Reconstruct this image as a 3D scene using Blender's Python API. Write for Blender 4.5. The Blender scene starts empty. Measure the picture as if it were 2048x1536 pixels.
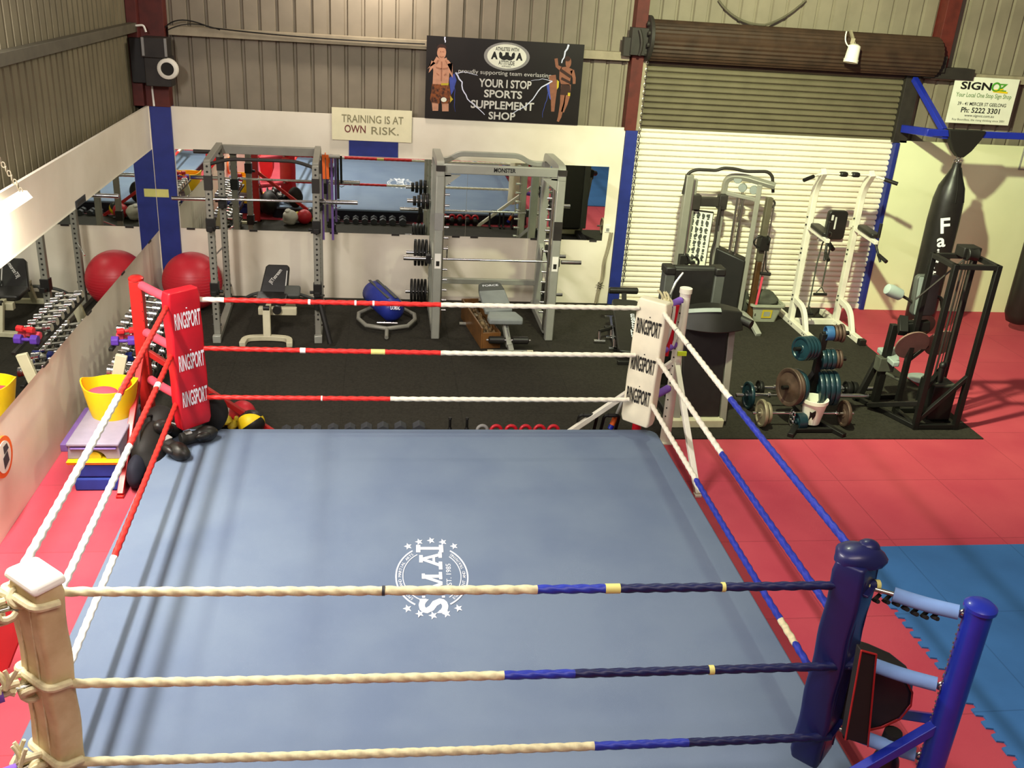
import bpy, math, random
from mathutils import Vector as V, Matrix, Quaternion
random.seed(7)
PI = math.pi
scn = bpy.context.scene
col = scn.collection

# ------------------------------------------------------------------ camera
F, PITCH, YAW, ROLL = 1893.677, math.radians(23.2345), math.radians(8.6852), math.radians(3.92604)
CAM = V((2.77467, -12.25415, 4.09837))
_fw = V((math.sin(YAW) * math.cos(PITCH), math.cos(YAW) * math.cos(PITCH), -math.sin(PITCH)))
_ri = V((math.cos(YAW), -math.sin(YAW), 0)); _up = _ri.cross(_fw)
RI = math.cos(ROLL) * _ri + math.sin(ROLL) * _up
UP = -math.sin(ROLL) * _ri + math.cos(ROLL) * _up
cd = bpy.data.cameras.new('camera'); cam = bpy.data.objects.new('camera', cd); col.objects.link(cam)
cd.sensor_fit = 'HORIZONTAL'; cd.sensor_width = 36; cd.lens = F / 2048 * 36; cd.clip_start = .05; cd.clip_end = 200
m3 = Matrix((RI, UP, -_fw)).transposed()
cam.matrix_world = Matrix.Translation(CAM) @ m3.to_4x4()
scn.camera = cam

def at(px, py, X=None, Y=None, Z=None):
    "measure a point of the place from the photograph: the sight line meets a known plane"
    d = _fw + RI * ((px - 1024) / F) - UP * ((py - 768) / F)
    i, v = (0, X) if X is not None else ((1, Y) if Y is not None else (2, Z))
    return CAM + d * ((v - CAM[i]) / d[i])

# ------------------------------------------------------------------ materials
def lin(h):
    r = [int(h[i:i + 2], 16) / 255 for i in (0, 2, 4)]
    return tuple((c / 12.92 if c <= .04045 else ((c + .055) / 1.055) ** 2.4) for c in r) + (1,)

def mat(name, hexc, rough=.6, metal=0, var=.12, scale=8, bump=0, bscale=60, spec=.4, hex2=None, coat=0, emit=0):
    m = bpy.data.materials.new(name); m.use_nodes = True
    nt = m.node_tree; b = nt.nodes['Principled BSDF']
    c = lin(hexc)
    b.inputs['Roughness'].default_value = rough; b.inputs['Metallic'].default_value = metal
    b.inputs['Specular IOR Level'].default_value = spec
    if coat: b.inputs['Coat Weight'].default_value = coat; b.inputs['Coat Roughness'].default_value = .15
    tc = nt.nodes.new('ShaderNodeTexCoord')
    n = nt.nodes.new('ShaderNodeTexNoise'); n.inputs['Scale'].default_value = scale; n.inputs['Detail'].default_value = 5
    nt.links.new(tc.outputs['Object'], n.inputs['Vector'])
    r = nt.nodes.new('ShaderNodeValToRGB')
    c2 = lin(hex2) if hex2 else tuple(x * (1 - var * 1.6) for x in c[:3]) + (1,)
    r.color_ramp.elements[0].color = c2; r.color_ramp.elements[0].position = .33
    r.color_ramp.elements[1].color = c; r.color_ramp.elements[1].position = .62
    nt.links.new(n.outputs['Fac'], r.inputs['Fac']); nt.links.new(r.outputs['Color'], b.inputs['Base Color'])
    if bump:
        n2 = nt.nodes.new('ShaderNodeTexNoise'); n2.inputs['Scale'].default_value = bscale; n2.inputs['Detail'].default_value = 4
        nt.links.new(tc.outputs['Object'], n2.inputs['Vector'])
        bp = nt.nodes.new('ShaderNodeBump'); bp.inputs['Strength'].default_value = bump; bp.inputs['Distance'].default_value = .01
        nt.links.new(n2.outputs['Fac'], bp.inputs['Height']); nt.links.new(bp.outputs['Normal'], b.inputs['Normal'])
    if emit:
        b.inputs['Emission Color'].default_value = c; b.inputs['Emission Strength'].default_value = emit
    return m

K = {}
def defm(k, *a, **kw): K[k] = mat(k, *a, **kw)
defm('wall_white', 'EFE6D2', .6, scale=1.1, hex2='DDD2BC')
defm('panel_pale', 'EBEFC2', .65, var=.05, scale=1.3)  # yellow-green cast of the lamplight is mixed into this base colour
defm('cladding', '877D6B', .6, metal=.1, var=.10, scale=3)
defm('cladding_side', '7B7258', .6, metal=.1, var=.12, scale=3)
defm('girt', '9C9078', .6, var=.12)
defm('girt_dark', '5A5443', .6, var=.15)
defm('blue_paint', '23307E', .5, var=.1)
defm('blue_steel', '1B2C9E', .35, var=.08, coat=.3)
defm('oxide_red', '5B2018', .6, var=.2)
defm('oxide_brown', '47271B', .65, var=.25)
defm('dark_steel', '2E2924', .6, var=.2)
defm('door_grey', '6A624C', .6, var=.10, scale=4)
defm('door_white', 'F0E9D6', .55, var=.05, scale=2)
defm('drum_brown', '3E2B1E', .6, var=.25, scale=5)
defm('rubber_black', '312E26', .85, var=.22, scale=40, bump=.25, bscale=150, spec=.2)
defm('canvas_blue', '6C7A8D', .8, var=.12, scale=1.6, bump=.12, bscale=220, spec=.15, hex2='637187')
defm('skirt', '161826', .8)
defm('mat_red', 'BE4B56', .75, var=.1, scale=1.5, bump=.12, bscale=160, spec=.2, hex2='B54150')
defm('mat_blue', '3F73AC', .75, var=.1, scale=2, bump=.12, bscale=160, spec=.2)
defm('white_print', 'E6E8EC', .7, var=.04)
defm('black_print', '14120F', .6, var=.05)
defm('rope_white', 'EDE6D0', .7, var=.1, scale=30)
defm('rope_cream', 'D9CFA4', .75, var=.15, scale=30)
defm('rope_red', 'D8261F', .5, var=.12, scale=30)
defm('rope_blue', '2433A0', .45, var=.15, scale=30)
defm('rope_navy', '141A4A', .45, var=.15, scale=30)
defm('tape_white', 'F0ECE0', .6, var=.04)
defm('tape_yellow', 'DAD37C', .6, var=.06)
defm('pad_red', 'C21122', .45, var=.08, scale=6, bump=.08, bscale=9, coat=.15)
defm('pad_white', 'ECE4C6', .5, var=.07, scale=6, bump=.1, bscale=9)
defm('pad_blue', '14174C', .4, var=.1, scale=6, bump=.1, bscale=9, coat=.15)
defm('pad_beige', 'CDB98C', .6, var=.16, scale=7, bump=.15, bscale=12, hex2='B79E72')
defm('steel_red', 'B3201C', .4, var=.1, coat=.3)
defm('steel_white', 'E2DDCB', .45, var=.06)
defm('foam_pink', 'D8485A', .85, var=.08)
defm('foam_purple', '7A55B4', .85, var=.1)
defm('foam_blue', '7899CC', .85, var=.1)
defm('grey_paint', '8E8C80', .42, metal=.2, var=.06)
defm('silver_paint', 'A8A99C', .38, metal=.3, var=.05)
defm('hole_dark', '23211C', .8)
defm('chrome', 'E8E8E8', .12, metal=1, var=.03)
defm('chrome_dull', 'B9B8AE', .3, metal=1, var=.08)
defm('black_plastic', '1B1916', .5, var=.15)
defm('black_vinyl', '211F1C', .38, var=.12, scale=12, bump=.1, bscale=14)
defm('grey_vinyl', '868C88', .5, var=.08)
defm('grey_vinyl_dark', '4C4E49', .55, var=.08)
defm('hex_grey', '34363A', .6, var=.1)
defm('iron_black', '191815', .5, var=.2, metal=.3)
defm('plate_teal', '17363F', .4, var=.25, metal=.15, coat=.2)
defm('plate_rust', '5E4A3E', .55, var=.3, metal=.35)
defm('plate_pale', '968B72', .55, var=.2, metal=.35)
defm('plate_blue', '2A5580', .5, var=.1)
defm('ball_red', 'C02431', .42, var=.06, scale=3)
defm('yellow', 'F0CC10', .5, var=.05)
defm('yellow_dull', 'C9B12C', .55, var=.1)
defm('orange', 'F06A1E', .6, var=.08)
defm('purple', '5A35A0', .55, var=.1)
defm('bag_blue', '24328C', .4, var=.12, scale=8, bump=.2, bscale=12)
defm('box_blue', '23388F', .75, var=.12)
defm('step_grey', '8F8798', .6, var=.08)
defm('step_purple', '6C5090', .6, var=.1)
defm('wood', '7A5228', .45, var=.25, scale=6, coat=.4)
defm('wood_dark', '4F3418', .5, var=.25, scale=6)
defm('cream_paint', 'CBC4A4', .55, var=.08)
defm('tub_grey', '9A9C88', .5, var=.08)
defm('cloth_dark', '4A4B40', .8, var=.2)
defm('cloth_white', 'CFCBBE', .85, var=.12, bump=.3, bscale=20)
defm('sign_cream', 'F2EBC4', .22, var=.04)
defm('sign_white', 'E9EAD6', .5, var=.03)
defm('banner_black', '1C1714', .35, var=.2, scale=3)
defm('skin', 'C79072', .6, var=.1, scale=20)
defm('skin_shade', 'A87055', .6, var=.1, scale=20)
defm('skin_dark', '8F5A42', .6, var=.1, scale=20)
defm('hair', '3A211A', .7)
defm('flame', '8A4A1E', .6, hex2='2A1510', scale=30)
defm('bolt_white', 'D9DDF2', .5, var=.04)
defm('bolt_blue', '4050A8', .5, var=.2)
defm('print_green', '4F9A2C', .5, var=.06)
defm('print_greygreen', '6E8C5A', .5, var=.06)
defm('print_grey', '8F8D88', .5, var=.06)
defm('print_maroon', '7A3A34', .6, var=.15)
defm('print_olive', '97906C', .6, var=.2)
defm('print_silver', 'CFCCC4', .5, var=.1)
defm('screen_red', 'C8262A', .5, var=.05)
defm('strap_black', '17140F', .7, var=.1)
defm('trim_red', 'A51E1A', .55, var=.08)
defm('bottle_lime', 'C8DC2A', .6)
defm('lamp_white', 'E9E4D4', .5, var=.05)
defm('tube_glow', 'FFF4DC', .5, emit=9)
defm('vinyl_light', '95A09A', .5, var=.08)
defm('disc_brown', '7C6256', .6, var=.12)
defm('pvc_white', 'E8E4D8', .4, var=.03)

def mirror_mat():
    m = bpy.data.materials.new('mirror_glass'); m.use_nodes = True; b = m.node_tree.nodes['Principled BSDF']
    b.inputs['Metallic'].default_value = 1; b.inputs['Roughness'].default_value = .012
    b.inputs['Base Color'].default_value = (.80, .84, .80, 1); return m
K['mirror'] = mirror_mat()

def tile_lines(k, size):
    "faint seams of square mats added over an existing floor material"
    m = K[k]; nt = m.node_tree; b = nt.nodes['Principled BSDF']
    src = b.inputs['Base Color'].links[0].from_socket
    tc = nt.nodes.new('ShaderNodeTexCoord')
    br = nt.nodes.new('ShaderNodeTexBrick'); br.offset = 0; br.inputs['Scale'].default_value = 1
    br.inputs['Brick Width'].default_value = size; br.inputs['Row Height'].default_value = size
    br.inputs['Mortar Size'].default_value = .006; br.inputs['Mortar Smooth'].default_value = .4
    br.inputs['Color1'].default_value = (1, 1, 1, 1); br.inputs['Color2'].default_value = (.93, .93, .93, 1); br.inputs['Mortar'].default_value = (.72, .72, .72, 1)
    nt.links.new(tc.outputs['Object'], br.inputs['Vector'])
    mx = nt.nodes.new('ShaderNodeMix'); mx.data_type = 'RGBA'; mx.blend_type = 'MULTIPLY'; mx.inputs['Factor'].default_value = 1
    nt.links.new(src, mx.inputs['A']); nt.links.new(br.outputs['Color'], mx.inputs['B'])
    nt.links.new(mx.outputs['Result'], b.inputs['Base Color'])
tile_lines('mat_red', 1.0); tile_lines('mat_blue', 1.0); tile_lines('rubber_black', 1.2)

# ------------------------------------------------------------------ mesh builder
ORI = {}
def root(name, label, cat, loc=(0, 0, 0), group=None):
    o = bpy.data.objects.new(name, None); col.objects.link(o); o.location = loc; o.empty_display_size = .1
    ORI[o.name] = V(loc); tag(o, label, cat, group); return o
def tag(o, label=None, cat=None, group=None, kind=None):
    for k, v in (('label', label), ('category', cat), ('group', group), ('kind', kind)):
        if v: o[k] = v
    return o

class MB:
    def __init__(s, frame=None): s.v = []; s.f = []; s.m = []; s.mi = 0; s.M = frame
    def add(s, vs, fs, mi=None):
        b = len(s.v)
        for p in vs:
            p = V(p); s.v.append(s.M @ p if s.M else p)
        for f in fs: s.f.append([i + b for i in f]); s.m.append(s.mi if mi is None else mi)
        return s
    def hexa(s, p): return s.add(p, [(3, 2, 1, 0), (4, 5, 6, 7), (0, 1, 5, 4), (1, 2, 6, 5), (2, 3, 7, 6), (3, 0, 4, 7)])
    def box(s, x0, x1, y0, y1, z0, z1):
        return s.hexa([(x0, y0, z0), (x1, y0, z0), (x1, y1, z0), (x0, y1, z0), (x0, y0, z1), (x1, y0, z1), (x1, y1, z1), (x0, y1, z1)])
    def cbox(s, c, d): return s.box(c[0] - d[0] / 2, c[0] + d[0] / 2, c[1] - d[1] / 2, c[1] + d[1] / 2, c[2] - d[2] / 2, c[2] + d[2] / 2)
    def bar(s, p, q, w, h, up=(0, 0, 1)):
        p, q = V(p), V(q); d = (q - p).normalized(); u = V(up)
        if abs(d.dot(u.normalized())) > .98: u = V((0, 1, 0))
        r = d.cross(u).normalized(); u = r.cross(d)
        a, b = r * w / 2, u * h / 2
        return s.hexa([p - a - b, p + a - b, p + a + b, p - a + b, q - a - b, q + a - b, q + a + b, q - a + b])
    def sweep(s, pts, sec, closed=False, up=(0, 0, 1), cap=True):
        "sweep a closed 2d section along a polyline"
        pts = [V(p) for p in pts]; n = len(pts); k = len(sec); rings = []
        d0 = (pts[1] - pts[0]).normalized(); u = V(up)
        if abs(d0.dot(u)) > .95: u = V((0, 1, 0)) if abs(d0.y) < .9 else V((1, 0, 0))
        r = d0.cross(u).normalized(); u = r.cross(d0)
        pd = d0
        for i in range(n):
            if closed: d = (pts[(i + 1) % n] - pts[i - 1]).normalized()
            else: d = (pts[min(i + 1, n - 1)] - pts[max(i - 1, 0)]).normalized()
            q = pd.rotation_difference(d); r = q @ r; u = q @ u; pd = d
            sc = 1.0
            if 0 < i < n - 1 or closed:
                a = (pts[i] - pts[i - 1]).normalized(); c = max(.5, a.dot(d)); sc = 1 / c
            rings.append([pts[i] + r * (x * (sc if abs(x) > 0 else 1)) + u * y for x, y in sec])
        vs = [p for g in rings for p in g]; fs = []
        for i in range(n if closed else n - 1):
            a, b = i * k, ((i + 1) % n) * k
            for j in range(k): fs.append((a + j, a + (j + 1) % k, b + (j + 1) % k, b + j))
        if cap and not closed: fs += [tuple(range(k - 1, -1, -1)), tuple((n - 1) * k + j for j in range(k))]
        return s.add(vs, fs)
    def tube(s, pts, r, seg=10, closed=False):
        sec = [(r * math.cos(2 * PI * j / seg), r * math.sin(2 * PI * j / seg)) for j in range(seg)]
        return s.sweep(pts, sec, closed)
    def rtube(s, pts, w, h, closed=False, up=(0, 0, 1)):
        return s.sweep(pts, [(-w / 2, -h / 2), (w / 2, -h / 2), (w / 2, h / 2), (-w / 2, h / 2)], closed, up)
    def cyl(s, p, q, r, r2=None, seg=20): return s.lathe(p, q, [(0, r), (1, r if r2 is None else r2)], seg)
    def lathe(s, p, q, prof, seg=20):
        "profile of (t along p-q, radius)"
        p, q = V(p), V(q); d = (q - p); dn = d.normalized()
        a = V((0, 0, 1)) if abs(dn.z) < .9 else V((1, 0, 0)); r = dn.cross(a).normalized(); u = r.cross(dn)
        vs = []; fs = []; n = len(prof)
        for t, R in prof:
            R = max(R, 1e-4)
            for j in range(seg):
                an = 2 * PI * j / seg; vs.append(p + d * t + r * (R * math.cos(an)) + u * (R * math.sin(an)))
        for i in range(n - 1):
            for j in range(seg):
                jj = (j + 1) % seg; fs.append((i * seg + j, (i + 1) * seg + j, (i + 1) * seg + jj, i * seg + jj))
        fs += [tuple(range(seg)), tuple((n - 1) * seg + j for j in range(seg - 1, -1, -1))]
        return s.add(vs, fs)
    def ball(s, c, rad, seg=24, rings=14, wob=0):
        if not hasattr(rad, '__len__'): rad = (rad,) * 3
        vs = []; fs = []
        for i in range(rings + 1):
            th = PI * i / rings
            for j in range(seg):
                ph = 2 * PI * j / seg; w = 1 + wob * (math.sin(3 * ph + 2 * th) * .5 + math.sin(5 * th + ph) * .5) * math.sin(th)
                vs.append((c[0] + rad[0] * w * math.sin(th) * math.cos(ph), c[1] + rad[1] * w * math.sin(th) * math.sin(ph), c[2] + rad[2] * math.cos(th)))
        for i in range(rings):
            for j in range(seg):
                jj = (j + 1) % seg; fs.append((i * seg + j, (i + 1) * seg + j, (i + 1) * seg + jj, i * seg + jj))
        return s.add(vs, fs)
    def prism(s, poly, o, x, y, t):
        "extrude polygon (2d) placed at o with axes x, y; thickness t along x cross y"
        o, x, y = V(o), V(x), V(y); nrm = x.cross(y).normalized(); n = len(poly)
        vs = [o + x * a + y * b for a, b in poly]; vs += [p + nrm * t for p in vs]
        fs = [tuple(range(n - 1, -1, -1)), tuple(range(n, 2 * n))] + [(i, (i + 1) % n, (i + 1) % n + n, i + n) for i in range(n)]
        return s.add(vs, fs)
    def rrect(s, o, x, y, w, h, r, t, seg=5):
        return s.prism(rr(w, h, r, seg), o, x, y, t)
    def torus(s, c, nrm, R, r, seg=28, k=8, sx=1):
        nrm = V(nrm).normalized(); a = V((0, 0, 1)) if abs(nrm.z) < .9 else V((1, 0, 0)); x = nrm.cross(a).normalized(); y = x.cross(nrm)
        return s.tube([V(c) + x * (R * sx * math.cos(2 * PI * i / seg)) + y * (R * math.sin(2 * PI * i / seg)) for i in range(seg)], r, k, True)
    def text(s, txt, c, x, y, w=None, h=None, bold=0, lift=.0015):
        vs, fs = glyphs(txt, bold); x, y = V(x).normalized(), V(y).normalized(); n = x.cross(y)
        x0 = min(p[0] for p in vs); x1 = max(p[0] for p in vs); y0 = min(p[1] for p in vs); y1 = max(p[1] for p in vs)
        sx = w / (x1 - x0) if w else None; sy = h / (y1 - y0) if h else sx
        if sx is None: sx = sy
        c = V(c)
        return s.add([c + x * ((p[0] - (x0 + x1) / 2) * sx) + y * ((p[1] - (y0 + y1) / 2) * sy) + n * lift for p in vs], fs)
    def build(s, name, mats, parent=None, smooth=40, bevel=0, segs=2):
        if not isinstance(mats, (list, tuple)): mats = [mats]
        off = ORI.get(parent.name, V()) if parent else V()
        me = bpy.data.meshes.new(name); me.from_pydata([tuple(p - off) for p in s.v], [], s.f)
        for m in mats: me.materials.append(K[m] if isinstance(m, str) else m)
        if len(mats) > 1: me.polygons.foreach_set('material_index', s.m)
        me.update()
        if smooth:
            me.polygons.foreach_set('use_smooth', [True] * len(me.polygons)); me.set_sharp_from_angle(angle=math.radians(smooth))
        o = bpy.data.objects.new(name, me); col.objects.link(o)
        if parent: o.parent = parent
        ORI[o.name] = off
        if bevel:
            b = o.modifiers.new('bevel', 'BEVEL'); b.width = bevel; b.segments = segs; b.limit_method = 'ANGLE'; b.angle_limit = math.radians(40)
        return o

def rr(w, h, r, seg=5):
    p = []
    for cx, cy, a0 in ((w / 2 - r, h / 2 - r, 0), (-w / 2 + r, h / 2 - r, 90), (-w / 2 + r, -h / 2 + r, 180), (w / 2 - r, -h / 2 + r, 270)):
        for i in range(seg + 1):
            a = math.radians(a0 + 90 * i / seg); p.append((cx + r * math.cos(a), cy + r * math.sin(a)))
    return p
_G = {}
def glyphs(txt, bold):
    if (txt, bold) in _G: return _G[(txt, bold)]
    cu = bpy.data.curves.new('t', 'FONT'); cu.body = txt; cu.offset = bold; cu.resolution_u = 3
    o = bpy.data.objects.new('t', cu); col.objects.link(o)
    dg = bpy.context.evaluated_depsgraph_get(); me = bpy.data.meshes.new_from_object(o.evaluated_get(dg))
    r = ([tuple(v.co) for v in me.vertices], [tuple(p.vertices) for p in me.polygons])
    bpy.data.objects.remove(o); bpy.data.curves.remove(cu); bpy.data.meshes.remove(me); _G[(txt, bold)] = r
    return r
def arc(c, r, a0, a1, n, x=(1, 0, 0), y=(0, 0, 1)):
    c, x, y = V(c), V(x), V(y)
    return [c + x * (r * math.cos(math.radians(a0 + (a1 - a0) * i / n))) + y * (r * math.sin(math.radians(a0 + (a1 - a0) * i / n))) for i in range(n + 1)]
def bez(p0, p1, p2, n=10): return [V(p0) * (1 - t) ** 2 + V(p1) * 2 * t * (1 - t) + V(p2) * t * t for t in [i / n for i in range(n + 1)]]
def round_path(pts, r, n=5):
    pts = [V(p) for p in pts]; out = [pts[0]]
    for i in range(1, len(pts) - 1):
        a, b, c = pts[i - 1], pts[i], pts[i + 1]; ra = min(r, (a - b).length * .48, (c - b).length * .48)
        out += bez(b + (a - b).normalized() * ra, b, b + (c - b).normalized() * ra, n)
    return out + [pts[-1]]
def structure(name, mb, m, label=None, **kw): return tag(mb.build(name, m, **kw), label, None, None, 'structure')
def copy_tree(o, loc=None, rot=None, label=None, group=None):
    def rec(s, par):
        c = s.copy(); col.objects.link(c)
        if par: c.parent = par
        ORI[c.name] = V()
        for ch in list(s.children): rec(ch, c)
        return c
    c = rec(o, None)
    if loc is not None: c.location = loc
    if rot is not None: c.rotation_euler = rot
    if label: c['label'] = label
    if group: c['group'] = group
    return c
# ================================================================== THE SHELL
S = MB()
structure('floor', MB().box(-.2, 13, -14, .1, -.1, 0), 'mat_red', smooth=0)
b = MB(); b.prism([(.0, .0), (9.03, .0), (8.99, -4.16), (.0, -4.16)], (0, 0, 0), (1, 0, 0), (0, 1, 0), .012)
tag(b.build('rubber_floor_mat', 'rubber_black', smooth=0), 'black rubber gym flooring along the back wall under the weights', 'floor mat')
# blue jigsaw mat: the two edges facing the red mats are toothed
pts = []
y = -6.12; n = 0
pts.append((6.52, -6.12))
while y > -11:
    pts += [(6.52, y - .035), (6.565, y - .045), (6.565, y - .08), (6.52, y - .09)]; y -= .11
pts += [(6.52, -11.2), (12.9, -11.2), (12.9, -6.12)]
tag(MB().prism(pts, (0, 0, .001), (1, 0, 0), (0, 1, 0), .012).build('jigsaw_floor_mat', 'mat_blue', smooth=0), 'blue jigsaw foam mat with a toothed edge beside the blue ring post', 'floor mat')

# painted boards of the back wall (left bay, right bay) and of the left wall
structure('wall_back', MB().box(.24, 5.90, 0, .03, 0, 2.4).box(9.70, 13, 0, .03, 0, 2.4), ['wall_white', 'panel_pale'], smooth=0)
o = bpy.data.objects['wall_back']
for p in o.data.polygons: p.material_index = 1 if p.center.x > 9 else 0
structure('wall_left', MB().box(-.03, 0, -13, 0, 0, 2.4), 'wall_white', smooth=0)

def cladding(a0, a1, z0, z1, off, axis, pitch=.205):
    "trapezoid sheet metal: broad pans with narrow grooves running up the wall"
    prof = []; x = a0
    while x < a1:
        prof += [(x, 0), (x + pitch - .05, 0), (x + pitch - .038, .03), (x + pitch - .014, .03)]
        # a low swage in the pan
        x += pitch
    prof.append((a1, 0)); vs = []; fs = []
    for a, d in prof:
        for z in (z0, z1): vs.append((a, off + d, z) if axis == 'x' else (off - d, a, z))
    for i in range(len(prof) - 1): fs.append((2 * i, 2 * i + 2, 2 * i + 3, 2 * i + 1))
    return MB().add(vs, fs)
structure('wall_back_cladding', cladding(-.3, 13, 2.3, 6.6, .16, 'x'), 'cladding', smooth=0)
structure('wall_left_cladding', cladding(-13, .2, 2.3, 6.6, -.14, 'y', .165), 'cladding_side', smooth=0)
# backing sheets outside the cladding
structure('wall_back_sheet', MB().box(-.4, 13, .22, .26, 0, 6.6), 'cladding', smooth=0)
structure('wall_left_sheet', MB().box(-.30, -.24, -13, .2, 0, 6.6), 'cladding_side', smooth=0)

# girts
structure('trim_1', MB().box(.28, 5.86, .02, .16, 3.215, 3.315), 'girt', smooth=0, bevel=.004)
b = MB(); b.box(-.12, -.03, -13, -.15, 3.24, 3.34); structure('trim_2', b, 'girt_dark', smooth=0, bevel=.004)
structure('trim_3', MB().box(9.95, 13, .02, .16, 3.20, 3.30), 'girt', smooth=0, bevel=.004)
# corner column: blue to panel height, red oxide above
structure('trim_4', MB().box(.0, .25, -.05, .16, 0, 2.395), 'blue_paint', bevel=.004, smooth=0)
structure('trim_5', MB().box(-.02, .25, -.05, .16, 2.395, 6.6).box(-.14, -.02, -.16, .16, 2.41, 6.6), ['oxide_red'], bevel=.004, smooth=0)
# column between the boards and the roller door
structure('trim_6', MB().box(5.905, 6.06, -.03, .2, 0, 2.37), 'blue_paint', bevel=.004, smooth=0)
structure('trim_7', MB().box(5.88, 6.03, -.03, .2, 2.37, 6.6), 'oxide_red', bevel=.004, smooth=0)
structure('trim_8', MB().box(6.03, 6.09, .0, .1, 2.37, 3.3), 'girt', bevel=.003, smooth=0)
# column right of the roller door
structure('trim_9', MB().box(9.64, 9.70, -.02, .2, 0, 2.37), 'blue_paint', bevel=.004, smooth=0)
structure('trim_10', MB().box(9.60, 9.80, .0, .2, 2.37, 3.25), 'dark_steel', bevel=.004, smooth=0)
structure('trim_11', MB().box(9.93, 10.12, -.02, .2, 3.3, 6.6), 'oxide_red', bevel=.004, smooth=0)
# roller door curtain: ribbed slats, bare above, white below
vs = []; fs = []; mi = []
z = 0; X0, X1 = 6.055, 9.645; rows = []
while z < 3.35:
    rows += [(z, .10), (z + .006, .10), (z + .012, .075), (z + .024, .062), (z + .052, .062), (z + .066, .075)]; z += .0755
for zz, yy in rows: vs += [(X0, yy, zz), (X1, yy, zz)]
b = MB()
for i in range(len(rows) - 1):
    fs.append((2 * i, 2 * i + 1, 2 * i + 3, 2 * i + 2)); mi.append(1 if rows[i][0] < 2.385 else 0)
b.add(vs, fs); b.m = mi
door = structure('door_1', b, ['door_grey', 'door_white'], smooth=0)
b = MB(); b.box(X0, X1, .03, .09, 0, .07); b.build('bottom_rail', 'door_white', door, bevel=.005)
# coil drum of the roller door
b = MB(); n = 15
prof = []
c = V((0, .0, 3.47))
for i in range(n * 2 + 1):
    a = PI * (-.12 + 1.0 * i / (n * 2)) + PI / 2
    r = .245 + (.012 if i % 2 else 0)
    prof.append((.02 + r * math.cos(a), 3.47 + r * math.sin(a)))
vs = []
for yy, zz in prof: vs += [(6.08, yy, zz), (9.92, yy, zz)]
b.add(vs, [(2 * i, 2 * i + 2, 2 * i + 3, 2 * i + 1) for i in range(len(prof) - 1)])
b.box(6.08, 9.92, .05, .2, 3.2, 3.7)
b.build('coil_drum', 'drum_brown', door, smooth=0)
b = MB()
b.cyl((6.03, -.02, 3.50), (6.075, -.02, 3.50), .27, seg=24); b.box(5.82, 6.03, -.14, .02, 3.30, 3.62); b.box(5.74, 5.84, -.1, .02, 3.28, 3.50)
for i in range(9):
    a = 2 * PI * i / 9; b.cyl((6.0, -.02 + .2 * math.cos(a), 3.5 + .2 * math.sin(a)), (6.03, -.02 + .2 * math.cos(a), 3.5 + .2 * math.sin(a)), .03, seg=8)
b.tube(bez((5.9, -.16, 3.6), (5.97, -.2, 3.45), (5.93, -.16, 3.3)), .02)
b.build('chain_hoist', 'dark_steel', door, bevel=.004)
b = MB()
p0, p1 = V((6.085, -.01, 3.3)), V((6.10, -.01, .35))
N = 66
for i in range(N):
    c = p0.lerp(p1, i / (N - 1)); b.torus(c, (1, 0, 0) if i % 2 else (0, 1, 0), .026, .0045, 10, 5, .6)
b.build('hoist_chain', 'chrome_dull', door)
b = MB(); b.box(9.80, 10.5, -.06, .16, 3.22, 3.36); b.box(9.9, 10.05, -.1, .1, 3.30, 3.5); b.build('end_bracket', 'dark_steel', door, bevel=.005)

# cover strip and cable marks on the boards
structure('trim_12', MB().box(-.001, .010, -.075, -.055, 0, 2.4), 'wall_white', smooth=0)

# mirrors
def mirror(name, x0, x1, label):
    r = root(name, label, 'mirror', (x0, 0, .9), 'back wall mirrors')
    MB().box(x0, x1, -.008, -.001, .905, 1.893).build('mirror_sheet', 'mirror', r, smooth=0)
    for x in (x0 + .12, (x0 + x1) / 2, x1 - .12): MB().box(x - .05, x + .05, -.012, -.001, .885, .91).build('clip', 'dark_steel', r, smooth=0)
    return r
mirror('wall_mirror', .262, 2.05, 'long mirror sheet on the back wall behind the power rack')
mirror('wall_mirror', 2.053, 3.88, 'long mirror sheet on the back wall between the power rack and the smith machine')
mirror('wall_mirror', 3.883, 5.735, 'long mirror sheet on the back wall behind the smith machine')
r = root('wall_mirror', 'long mirror on the left wall above the dumbbell rack', 'mirror', (0, -4, .88))
b = MB(); b.box(.001, .008, -12.8, -.055, .885, 1.893); b.build('mirror_sheet', 'mirror', r, smooth=0)
for y in (-.6, -1.9, -3.2, -4.5): MB().box(.001, .012, y - .06, y + .06, .868, .89).build('clip', 'dark_steel', r, smooth=0)

# light switch, name plate, tape on column
r = root('power_point', 'small white power point on the back wall right of the mirror', 'power point', (5.80, 0, 1.06))
b = MB(); b.box(5.765, 5.835, -.012, -.0, 1.02, 1.12); b.build('plate', 'tape_white', r, bevel=.003)
b = MB(); b.box(5.78, 5.82, -.016, -.012, 1.035, 1.075); b.build('socket', 'print_grey', r)
r = root('wall_plate', 'small dark metal plate on the left wall above the mirror', 'plate', (0, -2.6, 1.98))
p = at(170, 390, X=.002); q = at(150, 403, X=.002)
b = MB(); b.box(.001, .006, q.y, p.y, p.z - .07, p.z + .01); b.build('plate', 'hex_grey', r, bevel=.002)
b = MB(); b.box(.006, .008, q.y + .05, p.y - .05, p.z - .045, p.z - .015); b.build('inset', 'dark_steel', r)
tag(MB().box(.0, .155, -.054, -.0495, 1.30, 1.40).build('tape_strip', 'tape_yellow', smooth=0), 'strip of cream tape stuck on the blue corner column', 'tape')
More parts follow.
